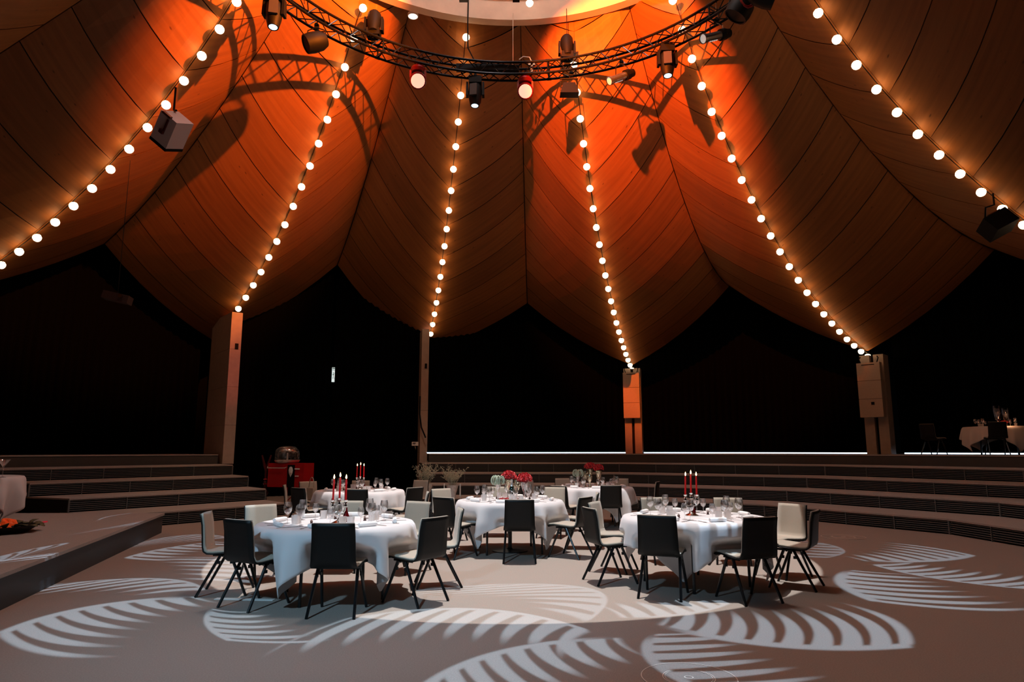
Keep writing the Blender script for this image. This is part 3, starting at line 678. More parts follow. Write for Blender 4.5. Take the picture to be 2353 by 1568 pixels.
# ---------------------------------------------------------------- projected leaf patterns (rotating gobos in three ceiling projectors)
def gobo_light(name, loc, energy, color, leaves, angle=120):
    o = light(name, 'SPOT', loc, energy, color, (loc[0], loc[1], 0), .012, angle, .02)
    o.rotation_euler = (0, 0, 0)
    l = o.data; l.use_nodes = True; nt = l.node_tree; em = nt.nodes['Emission']
    tc = nt.nodes.new('ShaderNodeTexCoord'); sp = nt.nodes.new('ShaderNodeSeparateXYZ'); nt.links.new(tc.outputs['Normal'], sp.inputs[0])
    def m(op, a, b=None, c=None):
        n = nt.nodes.new('ShaderNodeMath'); n.operation = op
        for i, v in enumerate((a, b, c)):
            if v is None: continue
            if isinstance(v, (int, float)): n.inputs[i].default_value = v
            else: nt.links.new(v, n.inputs[i])
        return n.outputs[0]
    def step(v, lo, hi):                                   # smooth 0..1
        n = nt.nodes.new('ShaderNodeMapRange'); n.interpolation_type = 'SMOOTHSTEP'
        nt.links.new(v, n.inputs['Value']); n.inputs['From Min'].default_value = lo; n.inputs['From Max'].default_value = hi; return n.outputs[0]
    az_ = m('ABSOLUTE', sp.outputs[2])
    X = m('MULTIPLY', m('DIVIDE', sp.outputs[0], az_), loc[2]); Y = m('MULTIPLY', m('DIVIDE', sp.outputs[1], az_), loc[2])
    X = m('ADD', X, loc[0]); Y = m('ADD', Y, loc[1]); tot = None
    for leaf in leaves:
        s0, d, nn, L, W, bow, n, c1, c2, lt, bright = fit_leaf(leaf); nx, ny = nn
        u = m('DIVIDE', m('ADD', m('MULTIPLY', X, d[0]), m('MULTIPLY_ADD', Y, d[1], -(s0[0] * d[0] + s0[1] * d[1]))), L)
        v = m('DIVIDE', m('ADD', m('MULTIPLY', X, nx), m('MULTIPLY_ADD', Y, ny, -(s0[0] * nx + s0[1] * ny))), W)
        arc = m('MULTIPLY', m('MULTIPLY', u, m('SUBTRACT', 1.0, u)), 4 * bow)
        v = m('SUBTRACT', v, arc)
        q = m('SUBTRACT', u, m('ADD', m('MULTIPLY', v, c1), m('MULTIPLY', m('MULTIPLY', v, v), c2)))
        rel = m('DIVIDE', v, m('MAXIMUM', m('MULTIPLY_ADD', q, -lt, 1.0), .05))
        fr = m('ABSOLUTE', m('MULTIPLY_ADD', m('FRACT', m('MULTIPLY', m('ADD', q, 2.0), n)), 2.0, -1.0))
        wid = m('MULTIPLY', m('POWER', m('MAXIMUM', m('SUBTRACT', 1.0, rel), 0.0), .55), .78)
        fing = step(m('SUBTRACT', fr, m('SUBTRACT', 1.0, wid)), -.12, .16)
        inside = m('MULTIPLY', m('MULTIPLY', step(q, -.03, .0), step(m('SUBTRACT', 1.0, q), 0, .04)), m('MULTIPLY', step(v, -.02, .03), step(m('SUBTRACT', 1.0, rel), -.02, .40)))
        spine = m('MULTIPLY', step(m('SUBTRACT', .06, m('ABSOLUTE', v)), 0, .04), m('MULTIPLY', step(u, -.02, .01), step(m('SUBTRACT', 1.0, u), 0, .25)))
        k = m('MULTIPLY', m('MAXIMUM', m('MULTIPLY', fing, inside), spine), bright)
        tot = k if tot is None else m('MAXIMUM', tot, k)
    nt.links.new(tot, em.inputs['Strength'])
    return o
def fit_leaf(l):
    S0, E, B, fs, fm_, fe = [None if q is None else V(G(*q)[:2]) for q in l[:6]]; n, lt, br = l[6:9]
    if fm_ is None: fm_ = (fs + fe) / 2
    d = E - S0; L = d.length; d = d / L; nn = V((-d.y, d.x))
    uv = lambda P: ((P - S0).dot(d) / L, (P - S0).dot(nn))
    bu, bv = uv(B); bow = bv / (4 * bu * (1 - bu))
    def sv(P):
        a, b = uv(P); return a, b - bow * 4 * a * (1 - a)
    (ue, ve), (um, vm), q0 = sv(fe), sv(fm_), sv(fs)[0]
    if ve < 0: nn = -nn; bow = -bow; ve = -ve; vm = -vm
    W = ve / (1 - lt * q0); ve /= W; vm /= W; a, b = um - q0, ue - q0; det = vm * ve * ve - vm * vm * ve
    return tuple(S0), tuple(d), tuple(nn), L, W, bow / W, n, (a * ve * ve - b * vm * vm) / det, (b * vm - a * ve) / det, lt, br
GC = (.52, .76, 1)
# every leaf: tip, base, a point of the spine, one finger (root, middle, point), number of fingers, taper, brightness
LV1 = [((2,1458),(462,1372),(217,1396),(2,1458),(110,1503),(286,1510),8,.65,1),
 ((467,1357),(120,1345),(300,1332),(467,1357),(380,1361),(299,1371),7,.0,.9), ((290,1284),(500,1246),(380,1262),(290,1284),(340,1288),(410,1289),7,.2,.9),
 ((575,1340),(520,1282),(580,1310),(575,1340),(480,1334),(400,1331),6,.0,.8), ((352,1216),(215,1248),(285,1225),(352,1216),None,(285,1246),4,.0,.6),
 ((135,1316),(-60,1372),(50,1336),(135,1316),None,(25,1362),4,.0,.5), ((520,1237),(350,1241),(440,1231),(520,1237),(450,1244),(385,1253),6,.0,.7)]
LV2 = [((530,1474),(490,1398),(475,1428),(530,1474),(640,1479),(770,1468),6,.1,1), ((1346,1450),(785,1424),(1108,1403),(1074,1405),(1006,1436),(969,1477),9,-.25,1),
 ((1351,1427),(1057,1347),(1346,1354),(1351,1427),(1278,1405),(1213,1397),9,-.2,.75), ((950,1600),(1436,1467),(1176,1495),(1278,1480),(1312,1517),(1387,1553),9,.4,1)]
LV3 = [((2090,1485),(1503,1435),(1886,1490),(2090,1485),(2048,1427),(1922,1384),9,.55,1), ((1600,1582),(1509,1457),(1488,1500),(1600,1582),(1750,1575),(1910,1553),6,.45,.9),
 ((2015,1384),(1960,1311),(1931,1335),(2015,1384),(2170,1399),(2400,1397),7,.45,.95), ((2232,1277),(1980,1291),(2129,1291),(2232,1277),(2129,1259),(2015,1247),8,.65,.9),
 ((2010,1300),(2460,1362),(2250,1344),(2129,1326),(2200,1322),(2245,1312),10,-.5,.9), ((1685,1380),(1420,1422),(1562,1414),(1562,1414),(1528,1396),(1480,1378),7,.0,.9),
 ((1900,1283),(1870,1246),(1936,1265),(1900,1283),(1855,1281),(1800,1277),6,.1,.6)]
gobo_light('gobo_projector_left', (-3.6, 7.6, 9.9), 4400, GC, LV1)
gobo_light('gobo_projector_centre', (-.6, 5.6, 9.9), 4400, GC, LV2)
gobo_light('gobo_projector_right', (3.4, 7.2, 9.9), 4400, GC, LV3)

# ---------------------------------------------------------------- chairs
def chair_proto():
    r = empty('dining_chair', (0, 0, 0))
    prof = [(.255, .418), (.250, .432), (.225, .447), (.15, .452), (.0, .440), (-.12, .432), (-.175, .436), (-.205, .458), (-.218, .50), (-.235, .60), (-.255, .72), (-.272, .80), (-.280, .835)]
    def wid(i):
        y, z = prof[i]
        if z < .46: return .215 if i > 0 else .19
        return .208 - .010 * (z - .46) / .37
    def surf(off0, off1, i0, i1, inset):
        P = []
        for i in range(i0, i1 + 1):
            y, z = prof[i]; y0, z0 = prof[max(i - 1, 0)]; y1, z1 = prof[min(i + 1, len(prof) - 1)]
            t = V((0, y1 - y0, z1 - z0)).normalized(); n = V((0, t.z, -t.y))
            row = []
            for k in range(7):
                f = (k - 3) / 3.0; w_ = wid(i) - inset; c = (.018 * f * f * min(1, max(0, (z - .5) / .2)))
                row.append((V((f * w_, y + c, z)) + n * off0))
            P.append((row, n))
        return [p[0] for p in P], [p[1] for p in P]
    P, N = surf(0, 0, 0, len(prof) - 1, 0)
    MB().slab(P, lambda i, j: N[i] * -.012).build('shell', PLYB, r, 2)
    P, N = surf(.0, 0, 1, len(prof) - 1, .008)
    MB().slab([[p + N[i] * .002 for p in row] for i, row in enumerate(P)], lambda i, j: N[i] * .018).build('upholstery', CREAM, r, 2)
    fr = MB()
    for sx in (-1, 1): fr.tube([(sx * .17, -.12, .415), (sx * .17, .13, .415)], .012, 6)
    fr.tube([(-.185, .035, .405), (.185, .035, .405)], .012, 6).tube([(-.185, -.02, .405), (.185, -.02, .405)], .012, 6)
    fr.build('under_frame', LEGM, r)
    for sx in (-1, 1):
        for sy, yt, yb in ((1, .06, .235), (-1, -.04, -.255)):
            MB().tube([(sx * .185, yt, .415), (sx * .215, yb, .002)], [.016, .014], 8).box((sx * .19, yt + sy * .012, .34), (.016, .03, .03)).build('leg', LEGM, r, True)
    return r
chair0 = chair_proto()
def heading(dx, dy): return -atan2(dx, dy)
POS8 = ['back', 'back right', 'right', 'front right', 'front', 'front left', 'left', 'back left']
TB = {'A': (-1.857, 7.433, .80, 'nearest left round table'), 'B': (-2.876, 13.197, .81, 'far left round table behind it'), 'C': (-0.030, 10.633, .79, 'middle round table with champagne bottle'),
      'D': (2.086, 8.059, .80, 'nearest right round table'), 'E': (1.671, 14.376, .80, 'farthest round table with red roses'), 'F': (-8.35, 10.55, .78, 'table on the left stage'), 'G': (13.05, 18.5, .78, 'dim table on the right platform')}
CH = [ # table, x, y, heading (deg from +y to +x), description
 ('A', -1.625, 6.681, 1, 'dark backed chair at the front of the nearest left table, seen squarely from behind'),
 ('A', -2.512, 6.989, 30, 'dark backed chair at the front left of the nearest left table'),
 ('A', -0.972, 7.153, -54, 'dark backed chair at the front right of the nearest left table'),
 ('A', -3.038, 7.594, 80, 'cream chair in side view at the left end of the nearest left table'),
 ('A', -2.897, 8.364, 138, 'cream chair at the back left of the nearest left table, before the steps'),
 ('A', -2.147, 8.948, 180, 'cream chair at the back of the nearest left table, behind the candelabra'),
 ('A', -1.347, 8.876, 212, 'cream chair at the back right of the nearest left table'),
 ('A', -0.841, 7.994, -101, 'cream chair in side view between the nearest left and the middle table'),
 ('B', -2.654, 12.158, 0, 'dark backed chair at the front of the far left table'),
 ('B', -3.626, 12.517, 35, 'dark backed chair at the front left of the far left table'),
 ('B', -4.102, 13.389, 76, 'cream chair in side view at the left of the far left table'),
 ('B', -4.152, 14.569, 138, 'cream chair with a hooped bag handle behind, back left of the far left table'),
 ('B', -3.292, 14.928, 180, 'cream chair at the back of the far left table, behind its candelabra'),
 ('B', -2.127, 15.184, 208, 'cream chair at the back right of the far left table, near the slender column'),
 ('B', -1.924, 12.569, -52, 'dark backed chair at the right of the far left table'),
 ('B', -1.600, 11.133, -98, 'thin side view of a cream chair between the far left and middle tables'),
 ('C', 0.101, 9.676, 0, 'dark backed chair at the front of the middle table, seen squarely from behind'),
 ('C', -0.810, 10.066, 38, 'dark backed chair at the front left of the middle table'),
 ('C', -1.063, 11.851, 140, 'cream chair at the back left of the middle table, before the flower vases'),
 ('C', -0.273, 12.415, 180, 'cream chair at the back of the middle table, behind the pale air plant'),
 ('C', 0.689, 12.261, 197, 'cream chair at the back right of the middle table'),
 ('C', 0.830, 10.066, -56, 'dark backed chair at the front right of the middle table'),
 ('C', 1.074, 10.928, -84, 'dark backed chair at the right of the middle table, mostly hidden'),
 ('D', 1.134, 8.189, 73, 'dark chair in side view at the left end of the nearest right table'),
 ('D', 1.286, 8.928, 118, 'cream chair at the back left corner of the nearest right table'),
 ('D', 1.580, 7.440, 22, 'dark backed chair at the front of the nearest right table, the left of two'),
 ('D', 2.390, 7.235, -18, 'dark backed chair at the front of the nearest right table, the right of two'),
 ('D', 3.148, 7.912, -56, 'chair at the right end of the nearest right table, edge of its dark back showing'),
 ('D', 3.261, 8.555, -122, 'cream chair facing left at the back right of the nearest right table'),
 ('D', 2.046, 9.594, 168, 'cream chair behind the nearest right table, left of its candelabra'),
 ('D', 2.968, 9.543, 192, 'cream chair behind the nearest right table, right of its candelabra'),
 ('E', 1.864, 13.389, 0, 'dark backed chair at the front of the farthest table'),
 ('E', 1.033, 13.184, 42, 'dark backed chair at the front left of the farthest table'),
 ('E', 0.587, 14.979, 118, 'cream chair at the back left of the farthest table, beside the red roses'),
 ('E', 1.236, 16.107, 172, 'cream chair behind the farthest table, left of its flowers'),
 ('E', 2.481, 16.005, 190, 'cream chair behind the farthest table, right of its flowers'),
 ('E', 2.836, 14.774, -68, 'chair at the right of the farthest table with a bright top edge'),
 ('G', 11.600, 19.000, 62, 'dim chair in side view at the far left of the platform table'),
 ('G', 12.350, 17.600, 22, 'dark chair in front of the platform table, its left one'),
 ('G', 13.350, 17.350, -8, 'dark chair in front of the platform table, cut by the right picture edge')]
for t, x, y, hd, lab in CH:
    inst(chair0, (x, y, ZP if t == 'G' else 0), -rad(hd), lab, 'chair', 'cream and black dining chairs')

# ---------------------------------------------------------------- tables and cloths
def table(k, rot, z0=0.0, pedestal=False):
    x, y, R, desc = TB[k]
    t = empty('round_table', (x, y, z0), rad(rot), f'{desc}, black legs under its white cloth', 'table', 'round dining tables')
    MB().lathe([(0, .712), (R - .03, .712), (R - .02, .736), (0, .736)], 40).build('table_top', mat('table_board', rgb(120, 100, 80), .7), t)
    for a in (45, 135, 225, 315):
        q = V((.56 * cos(rad(a)), .56 * sin(rad(a)), 0)); MB().tube([(q.x, q.y, .71), (q.x * 1.03, q.y * 1.03, .002)], .016, 8).build('leg', LEGM, t, True)
    MB().tube([(.56 * cos(rad(45 + 90 * i)), .56 * sin(rad(45 + 90 * i)), .69) for i in range(4)], .014, 6, closed=True).build('apron', LEGM, t)
    if pedestal:
        MB().lathe([(0, .0), (.27, 0), (.27, .012), (.05, .03), (.03, .05), (.03, .7), (0, .7)], 24).build('pedestal', LEGM, t, True)
def cloth(k, rot, z0=0.0, seed=0, half=1.08, label=''):
    rd = random.Random(seed); x, y, R, desc = TB[k]; n = 180; rows = []
    ph = [rd.random() * 6.28 for _ in range(6)]
    def fold(th):
        s = .5 * sin(9 * th + ph[0] + .8 * sin(2 * th + ph[1])) + .33 * sin(14 * th + ph[2] + .6 * sin(3 * th + ph[3])) + .17 * sin(23 * th + ph[4]); return s
    rads = [0, .25, .5, .7, .9, .97, 1.0]
    for f in rads: rows.append([(f * R * cos(2 * pi * i / n), f * R * sin(2 * pi * i / n), .744 - (.003 if f == 1 else 0)) for i in range(n)])
    m = 13
    for j in range(1, m + 1):
        row = []
        for i in range(n):
            th = 2 * pi * i / n; a = (th + pi / 4) % (pi / 2) - pi / 4       # 0 at edge middle, pi/4 at the corners
            hem = half / cos(a); cr = max(0.0, (abs(a) / (pi / 4)) ** 3)
            o = (hem - R) * j / m; oh = (hem - R)
            amp = .095 * min(1, o / .30)
            fl = fold(th)
            # extra deep pleats either side of each hanging corner
            pl = cos(pi * min(1, abs(abs(a) - pi / 4) / .42)) * .5 + .5
            r = R + .012 + .016 * (1 - math.exp(-o / .03)) + amp * (fl * .75 + .25) * (1 - .6 * cr) - .20 * max(0, o - .25) * cr + .16 * o * math.exp(-((abs(a) - .56) / .10) ** 2)
            z = .741 - .012 * (1 - math.exp(-o / .02)) - o * (.93 - .07 * cr)
            row.append((r * cos(th), r * sin(th), max(z, .03)))
        rows.append(row)
    # the chairs pushed in under the table push the hanging cloth inwards
    c0, s0 = cos(rad(rot)), sin(rad(rot))
    for tt, qx, qy, hd, _ in CH:
        if tt != k: continue
        fx_, fy_ = sin(rad(hd)), cos(rad(hd))
        for row in rows[len(rads):]:
            for i, (a_, b_, z_) in enumerate(row):
                wx, wy = x + a_ * c0 - b_ * s0, y + a_ * s0 + b_ * c0
                dx, dy = wx - qx, wy - qy; ly = dx * fx_ + dy * fy_; lx = dx * fy_ - dy * fx_
                lim = .285 if z_ < .5 else .285 - .50 * max(0, (z_ - .5) / .2)
                if abs(lx) < .36 and -.5 < ly < lim:
                    w_ = min(1, (.36 - abs(lx)) / .11); w_ = w_ * w_ * (3 - 2 * w_); mv = (lim - ly) * w_ * min(1, max(0, (.725 - z_) / .06))
                    wx += fx_ * mv - x; wy += fy_ * mv - y; row[i] = (wx * c0 + wy * s0, -wx * s0 + wy * c0, z_)
    b = MB().grid(rows, closed=True)
    o = b.build('tablecloth', CLOTH, None, 2); o.location = (x, y, z0); o.rotation_euler = (0, 0, rad(rot))
    so = o.modifiers.new('thick', 'SOLIDIFY'); so.thickness = .003; so.offset = -1
    tag(o, label, 'tablecloth', 'white tablecloths')
# rot: direction (math angle) of the first corner minus 45
def crn(azc): return (90 - azc) - 45
for k, azc, z0, sd, ped, lab in (('A', 119, 0, 3, False, 'white cloth with hanging corners on the nearest left table'), ('B', 40, 0, 5, False, 'white cloth on the far left table'),
        ('C', 135, 0, 8, True, 'white cloth on the middle table with the champagne bottle'), ('D', 207, 0, 11, False, 'white cloth on the nearest right table with a corner hanging at the front'),
        ('E', 60, 0, 14, False, 'white cloth on the farthest table'), ('F', 95, HS, 17, False, 'white cloth on the table on the left stage'), ('G', 180, ZP, 21, False, 'dim pinkish lit cloth on the platform table')):
    table(k, crn(azc) + 10, z0, ped); cloth(k, crn(azc), z0, sd, 1.10, lab)

# ---------------------------------------------------------------- table ware
TZ = .746
wg = MB().lathe([(0, 0), (.036, .001), (.034, .004), (.006, .008), (.004, .03), (.004, .085), (.012, .094), (.032, .112), (.043, .145), (.042, .175), (.034, .215), (.0325, .215), (.040, .175), (.0415, .145), (.030, .114), (.0, .098)], 14, cap=False).mesh('wine_glass', GLASS, True)
sg = MB().lathe([(0, 0), (.030, .001), (.028, .004), (.005, .008), (.004, .03), (.004, .07), (.010, .078), (.026, .094), (.034, .12), (.033, .145), (.027, .172), (.026, .172), (.0315, .145), (.032, .12), (.0, .082)], 14, cap=False).mesh('small_glass', GLASS, True)
tu = MB().lathe([(0, .0), (.034, .0), (.040, .09), (.038, .09), (.032, .008), (0, .008)], 14, cap=False).mesh('frosted_tumbler', FROST, True)
nap = MB().lathe([(0, -.1), (.020, -.1), (.024, -.06), (.024, .06), (.020, .1), (0, .1)], 10, M.Translation((0, 0, .024)) @ M.Rotation(rad(90), 4, 'Y')).mesh('rolled_napkin', NAP, True)
def cut_mesh(kind):
    b = MB()
    if kind == 'knife': b.slab([[(-.008, y, .003), (.008 - .006 * max(0, (y - .04) / .07), y, .003)] for y in (-.11, -.02, .0, .05, .11)], lambda i, j: V((0, 0, .0025)))
    else:
        b.slab([[(-.004, y, .003), (.004, y, .003)] for y in (-.1, -.02, .035)], lambda i, j: V((0, 0, .0025)))
        b.slab([[(-.012, y, .003), (.012, y, .003)] for y in (.035, .06)], lambda i, j: V((0, 0, .0025)))
        for q in range(4): b.box((-.0095 + q * .0063, .078, .004), (.003, .04, .0025))
    return b.mesh(kind, CUTL)
kn, fk = cut_mesh('knife'), cut_mesh('fork')
PROT = {'wine_glass': ('large wine glass', 'glass', wg), 'small_glass': ('smaller stem glass', 'glass', sg), 'frosted_tumbler': ('frosted white tumbler', 'tumbler', tu),
        'rolled_napkin': ('white rolled napkin', 'napkin', nap), 'knife': ('steel knife', 'cutlery', kn), 'fork': ('steel fork', 'cutlery', fk)}
def ware(name, x, y, z, rz, where):
    lab, cat, me = PROT[name]; o = link(name, me); o.location = (x, y, z); o.rotation_euler = (0, 0, rz)
    tag(o, f'{lab} {where}', cat, f'{lab}s on the tables')
def places(k, off, z0=0.0, which=range(8), rnd=1, dim=False):
    rd = random.Random(rnd); x, y, R, desc = TB[k]
    short = {'A': 'nearest left table', 'B': 'far left table', 'C': 'middle table', 'D': 'nearest right table', 'E': 'farthest table', 'F': 'stage table', 'G': 'platform table'}[k]
    for i in which:
        az = rad(i * 45 + off); d = V((sin(az), cos(az), 0)); s = V((d.y, -d.x, 0))   # d outwards, s to one side
        wh = f'at the {POS8[i]} place of the {short}'
        rz = -az
        def put(n, rr, ss, extra=0):
            p = V((x, y, 0)) + d * (rr + rd.uniform(-.02, .02)) + s * (ss + rd.uniform(-.015, .015)); ware(n, p.x, p.y, z0 + TZ, rz + extra, wh)
        put('wine_glass', .47, -.15); put('small_glass', .40, -.05); put('frosted_tumbler', .36, .14 if i % 2 else -.24)
        if dim: continue
        put('rolled_napkin', .62, .0, rd.uniform(-.3, .3)); put('knife', .60, -.155, rd.uniform(-.08, .08)); put('fork', .60, .155, rd.uniform(-.08, .08))
places('A', 2, rnd=4); places('B', 0, rnd=5); places('C', 10, rnd=6); places('D', -8, rnd=7); places('E', 0, rnd=8)
places('G', 0, ZP, (0, 2, 4, 6, 7), 9, True)

# candelabra
def candelabrum(k, dx, dy, rot, desc, side):
    x, y, R, _ = TB[k]; px_, py_ = x + dx, y + dy
    e = empty('candelabrum', (px_, py_, TZ), rot, f'silver three armed candelabrum on the {desc}', 'candelabrum', 'silver candelabra')
    MB().lathe([(0, 0), (.075, 0), (.078, .006), (.05, .02), (.02, .035), (.012, .05), (0, .05)], 18, cap=False).build('base', SILVER, e, True)
    MB().lathe([(0, .04), (.012, .045), (.009, .065), (.018, .078), (.008, .09), (.007, .11), (.016, .12), (.019, .127), (.007, .14), (.006, .195), (0, .195)], 12).build('stem', SILVER, e, True)
    tops = []
    for sx in (-1, 0, 1):
        X = M.Translation((sx * .066, 0, .165 + (.02 if sx == 0 else 0)))
        if sx: MB().tube([(0, 0, .135), (sx * .018, 0, .12), (sx * .042, 0, .112), (sx * .062, 0, .13), (sx * .066, 0, .165)], .0055, 8).build('arm', SILVER, e, True)
        MB().lathe([(0, 0), (.026, .004), (.028, .009), (.012, .012), (.010, .028), (.019, .04), (.010, .052), (.022, .066), (.023, .074), (0, .074)], 14, X).build('cup', SILVER, e, True)
        tops.append((sx, .165 + (.02 if sx == 0 else 0) + .074))
    for (sx, tz), nm in zip(tops, ('left', 'middle', 'right')):
        c = empty('taper_candle', (px_ + sx * .066 * cos(rot), py_ + sx * .066 * sin(rot), TZ + tz), 0, f'{nm} lit red taper candle of the candelabrum on the {desc}', 'candle', 'red taper candles')
        c.rotation_euler = (0, rad(sx * -.8 + (1.6 if k == 'D' else 0)), 0)
        MB().lathe([(0, -.01), (.0105, -.01), (.0095, .20), (.005, .210), (0, .210)], 10).build('wax', RWAX, c, True)
        MB().tube([(0, 0, .21), (.001, 0, .222)], .001, 5).build('wick', FIX, c)
        MB().lathe([(0, .214), (.007, .222), (.0085, .232), (.005, .247), (0, .262)], 10).build('flame', FLAME, c, True)
candelabrum('A', .06, -.15, .05, 'nearest left table', 0); candelabrum('B', .02, -.1, 0, 'far left table', 0); candelabrum('D', 0, .08, .02, 'nearest right table', 0)
for k, x, y, nm in (('A', .10, .0, 'nearest left table'), ('B', .05, .1, 'far left table'), ('D', .04, .2, 'nearest right table')):
    e = empty('decanter', (TB[k][0] + x, TB[k][1] + y, TZ), 0, f'small dark red glass bottle behind the candelabrum on the {nm}', 'bottle')
    MB().lathe([(0, 0), (.04, 0), (.042, .04), (.022, .09), (.012, .13), (.013, .15), (0, .15)], 14).build('body', mat('ruby', rgb(90, 6, 12), .1, spec=.8), e, True)
# roses
def rose_mesh():
    b = MB(); rd = random.Random(2)
    for ring, (n, r0, h, open_) in enumerate(((3, .008, .034, .1), (4, .014, .032, .35), (5, .020, .028, .7), (6, .024, .020, 1.1))):
        for i in range(n):
            a = 2 * pi * i / n + ring * .6; P = []
            for v in range(4):
                f = v / 3; rr = r0 * (.3 + f * (.7 + open_ * .6)); zz = h * (f - .12 * open_ * f * f * 2); row = []
                for u in range(5):
                    g = (u - 2) / 2.0; aa = a + g * (pi / n) * 1.3 * (.5 + .5 * sin(pi * (f * .8 + .1))); row.append((rr * cos(aa), rr * sin(aa), zz - .004 * g * g * f * 2))
                P.append(row)
            b.grid(P)
    b.lathe([(0, -.012), (.012, -.006), (.014, .004), (0, .01)], 8)
    return b.mesh('rose', ROSE, 2)
rm = rose_mesh()
def bouquet(loc, vase_h, r, desc, gold=False, vr=.05, seed=0):
    rd = random.Random(seed)
    v = empty('goblet_vase', loc, 0, f'goblet vase under the {desc}', 'vase', 'goblet vases')
    MB().lathe([(0, 0), (.05, 0), (.05, .006), (.012, .02), (.01, .06), (.016, vase_h * .45), (vr * .6, vase_h * .55), (vr, vase_h * .8), (vr * 1.15, vase_h), (vr * 1.05, vase_h), (vr * .9, vase_h * .8), (0, vase_h * .56)], 16, cap=False).build('vase_body', MERC if gold else GLASS, v, True)
    e = empty('rose_bouquet', (loc[0], loc[1], loc[2] + vase_h), 0, desc, 'flowers', 'red rose bouquets')
    n = 22
    for i in range(n):
        zf = 1 - 1.1 * (i + .5) / n; a = i * 2.399; rr = sqrt(max(0, 1 - zf * zf)); p = V((rr * cos(a) * r, rr * sin(a) * r, .02 + max(zf, -.2) * r * .75 + r * .25))
        o = link('rose', rm, e); o.location = p; o.rotation_euler = V((p.x, p.y, p.z * .8 + .01)).to_track_quat('Z', 'Y').to_euler(); s = rd.uniform(.95, 1.35) * r / .085; o.scale = (s, s, s)
    MB().lathe([(0, -.03), (r * .55, 0), (r * .8, r * .35), (r * .6, r * .8), (0, r * .9)], 12).build('foliage', mat('rose_core', rgb(120, 6, 14), .7), e, True)
    sm = MB()
    for i in range(5): sm.tube([(.012 * cos(i * 1.25), .012 * sin(i * 1.25), -vase_h * .4), (.02 * cos(i * 1.25), .02 * sin(i * 1.25), .01)], .003, 5)
    tag(sm.build('stems', LEAFG, e), kind='stuff')
def air_plant(loc, vh, r, desc, seed):
    rd = random.Random(seed)
    v = empty('stem_vase', loc, 0, f'clear stemmed glass under {desc}', 'vase'); MB().lathe([(0, 0), (.045, 0), (.012, .012), (.008, vh * .55), (.035, vh * .75), (.045, vh), (.042, vh), (0, vh * .68)], 14, cap=False).build('vase_body', GLASS, v, True)
    e = empty('air_plant', (loc[0], loc[1], loc[2] + vh - .01), 0, desc, 'plant', 'curly air plants')
    MB().lathe([(0, -.01), (r * .3, .02), (r * .42, r * .5), (r * .3, r * 1.0), (0, r * 1.1)], 12).build('heart', AIRP, e, True)
    for i in range(34):
        a = i * 2.4; k = rd.uniform(.75, 1.1); R_ = r * .62 * k; end = rd.uniform(3.6, 5.0); tw = rd.uniform(-.9, .9); pts = []
        for q in range(12):
            f = q / 11; th = pi - end * f                     # loops over outwards and curls down
            rr = .12 * r + R_ * (1 + cos(th)) * .78; zz = r * (.35 + .25 * k) + R_ * 1.25 * sin(th) * (1 if sin(th) > 0 else .8)
            pts.append((rr * cos(a + tw * f), rr * sin(a + tw * f), zz))
        MB().tube(pts, [.0085 * (1 - .6 * q / 11) for q in range(12)], 5).build('leaf', AIRP, e, True)
def lantern(loc, h, r, desc):
    e = empty('lantern_glass', loc, 0, desc, 'candle holder', 'mercury glass candle holders')
    MB().lathe([(0, 0), (.045, 0), (.012, .015), (.010, h * .35), (.018, h * .42), (r * .8, h * .52), (r, h * .7), (r * .8, h), (r * .75, h), (r * .9, h * .7), (0, h * .5)], 18, cap=False).build('cup_body', MERC, e, True)
    for k in range(3):
        zz = h * (.6 + .12 * k); b = MB()
        for i in range(10): b.lathe([(0, -.007), (.007, 0), (0, .007)], 6, M.Translation((r * .96 * cos(i * .628 + k * .31), r * .96 * sin(i * .628 + k * .31), zz)))
        tag(b.build('beads', MERC, e, True), kind='stuff')
cx, cy = TB['C'][0], TB['C'][1]
def onT(k, px, py, dy=0, z0=0.0):                          # spot on a table for a pixel column
    y = TB[k][1] + dy; return (project and (px - 1176.5) / FPX * y * 1.0, y, z0 + TZ)
bouquet(onT('C', 1170, 0, .12), .30, .088, 'dome of red roses on the middle table, the taller left one', True, .05, 1)
bouquet(onT('C', 1205, 0, -.08), .27, .086, 'dome of red roses on the middle table, the lower right one', False, .055, 2)
air_plant(onT('C', 1145, 0, -.1), .24, .095, 'curly pale green air plant on the middle table', 3)
lantern(onT('C', 1187, 0, .10), .30, .05, 'mercury glass holder between the two rose domes of the middle table')
e = empty('champagne_bottle', onT('C', 1176, 0, -.2), 0, 'green champagne bottle with silver foil on the middle table', 'bottle')
MB().lathe([(0, 0), (.041, 0), (.042, .01), (.042, .16), (.036, .19), (.02, .225), (.0, .225)], 18, cap=False).build('body', GREENB, e, True)
MB().lathe([(.028, .205), (.018, .235), (.0155, .29), (.018, .295), (.017, .315), (0, .318)], 16, cap=False).build('foil', ALU, e, True)
MB().lathe([(.0425, .03), (.0425, .10)], 18, cap=False).build('label', WHITEP, e, True); MB().lathe([(0, -.004), (.012, 0), (0, .004)], 8, M.Translation((0, -.041, .14)) @ M.Rotation(rad(90), 4, 'X')).build('emblem', ALU, e)
pet = MB().slab([[(x_ * .016, y_ * .02, .004 + .006 * abs(x_)) for x_ in (-1, 0, 1)] for y_ in (-.8, 0, .9)], lambda i, j: V((0, 0, .0015))).mesh('rose_petal', ROSE, 2)
rdp = random.Random(5)
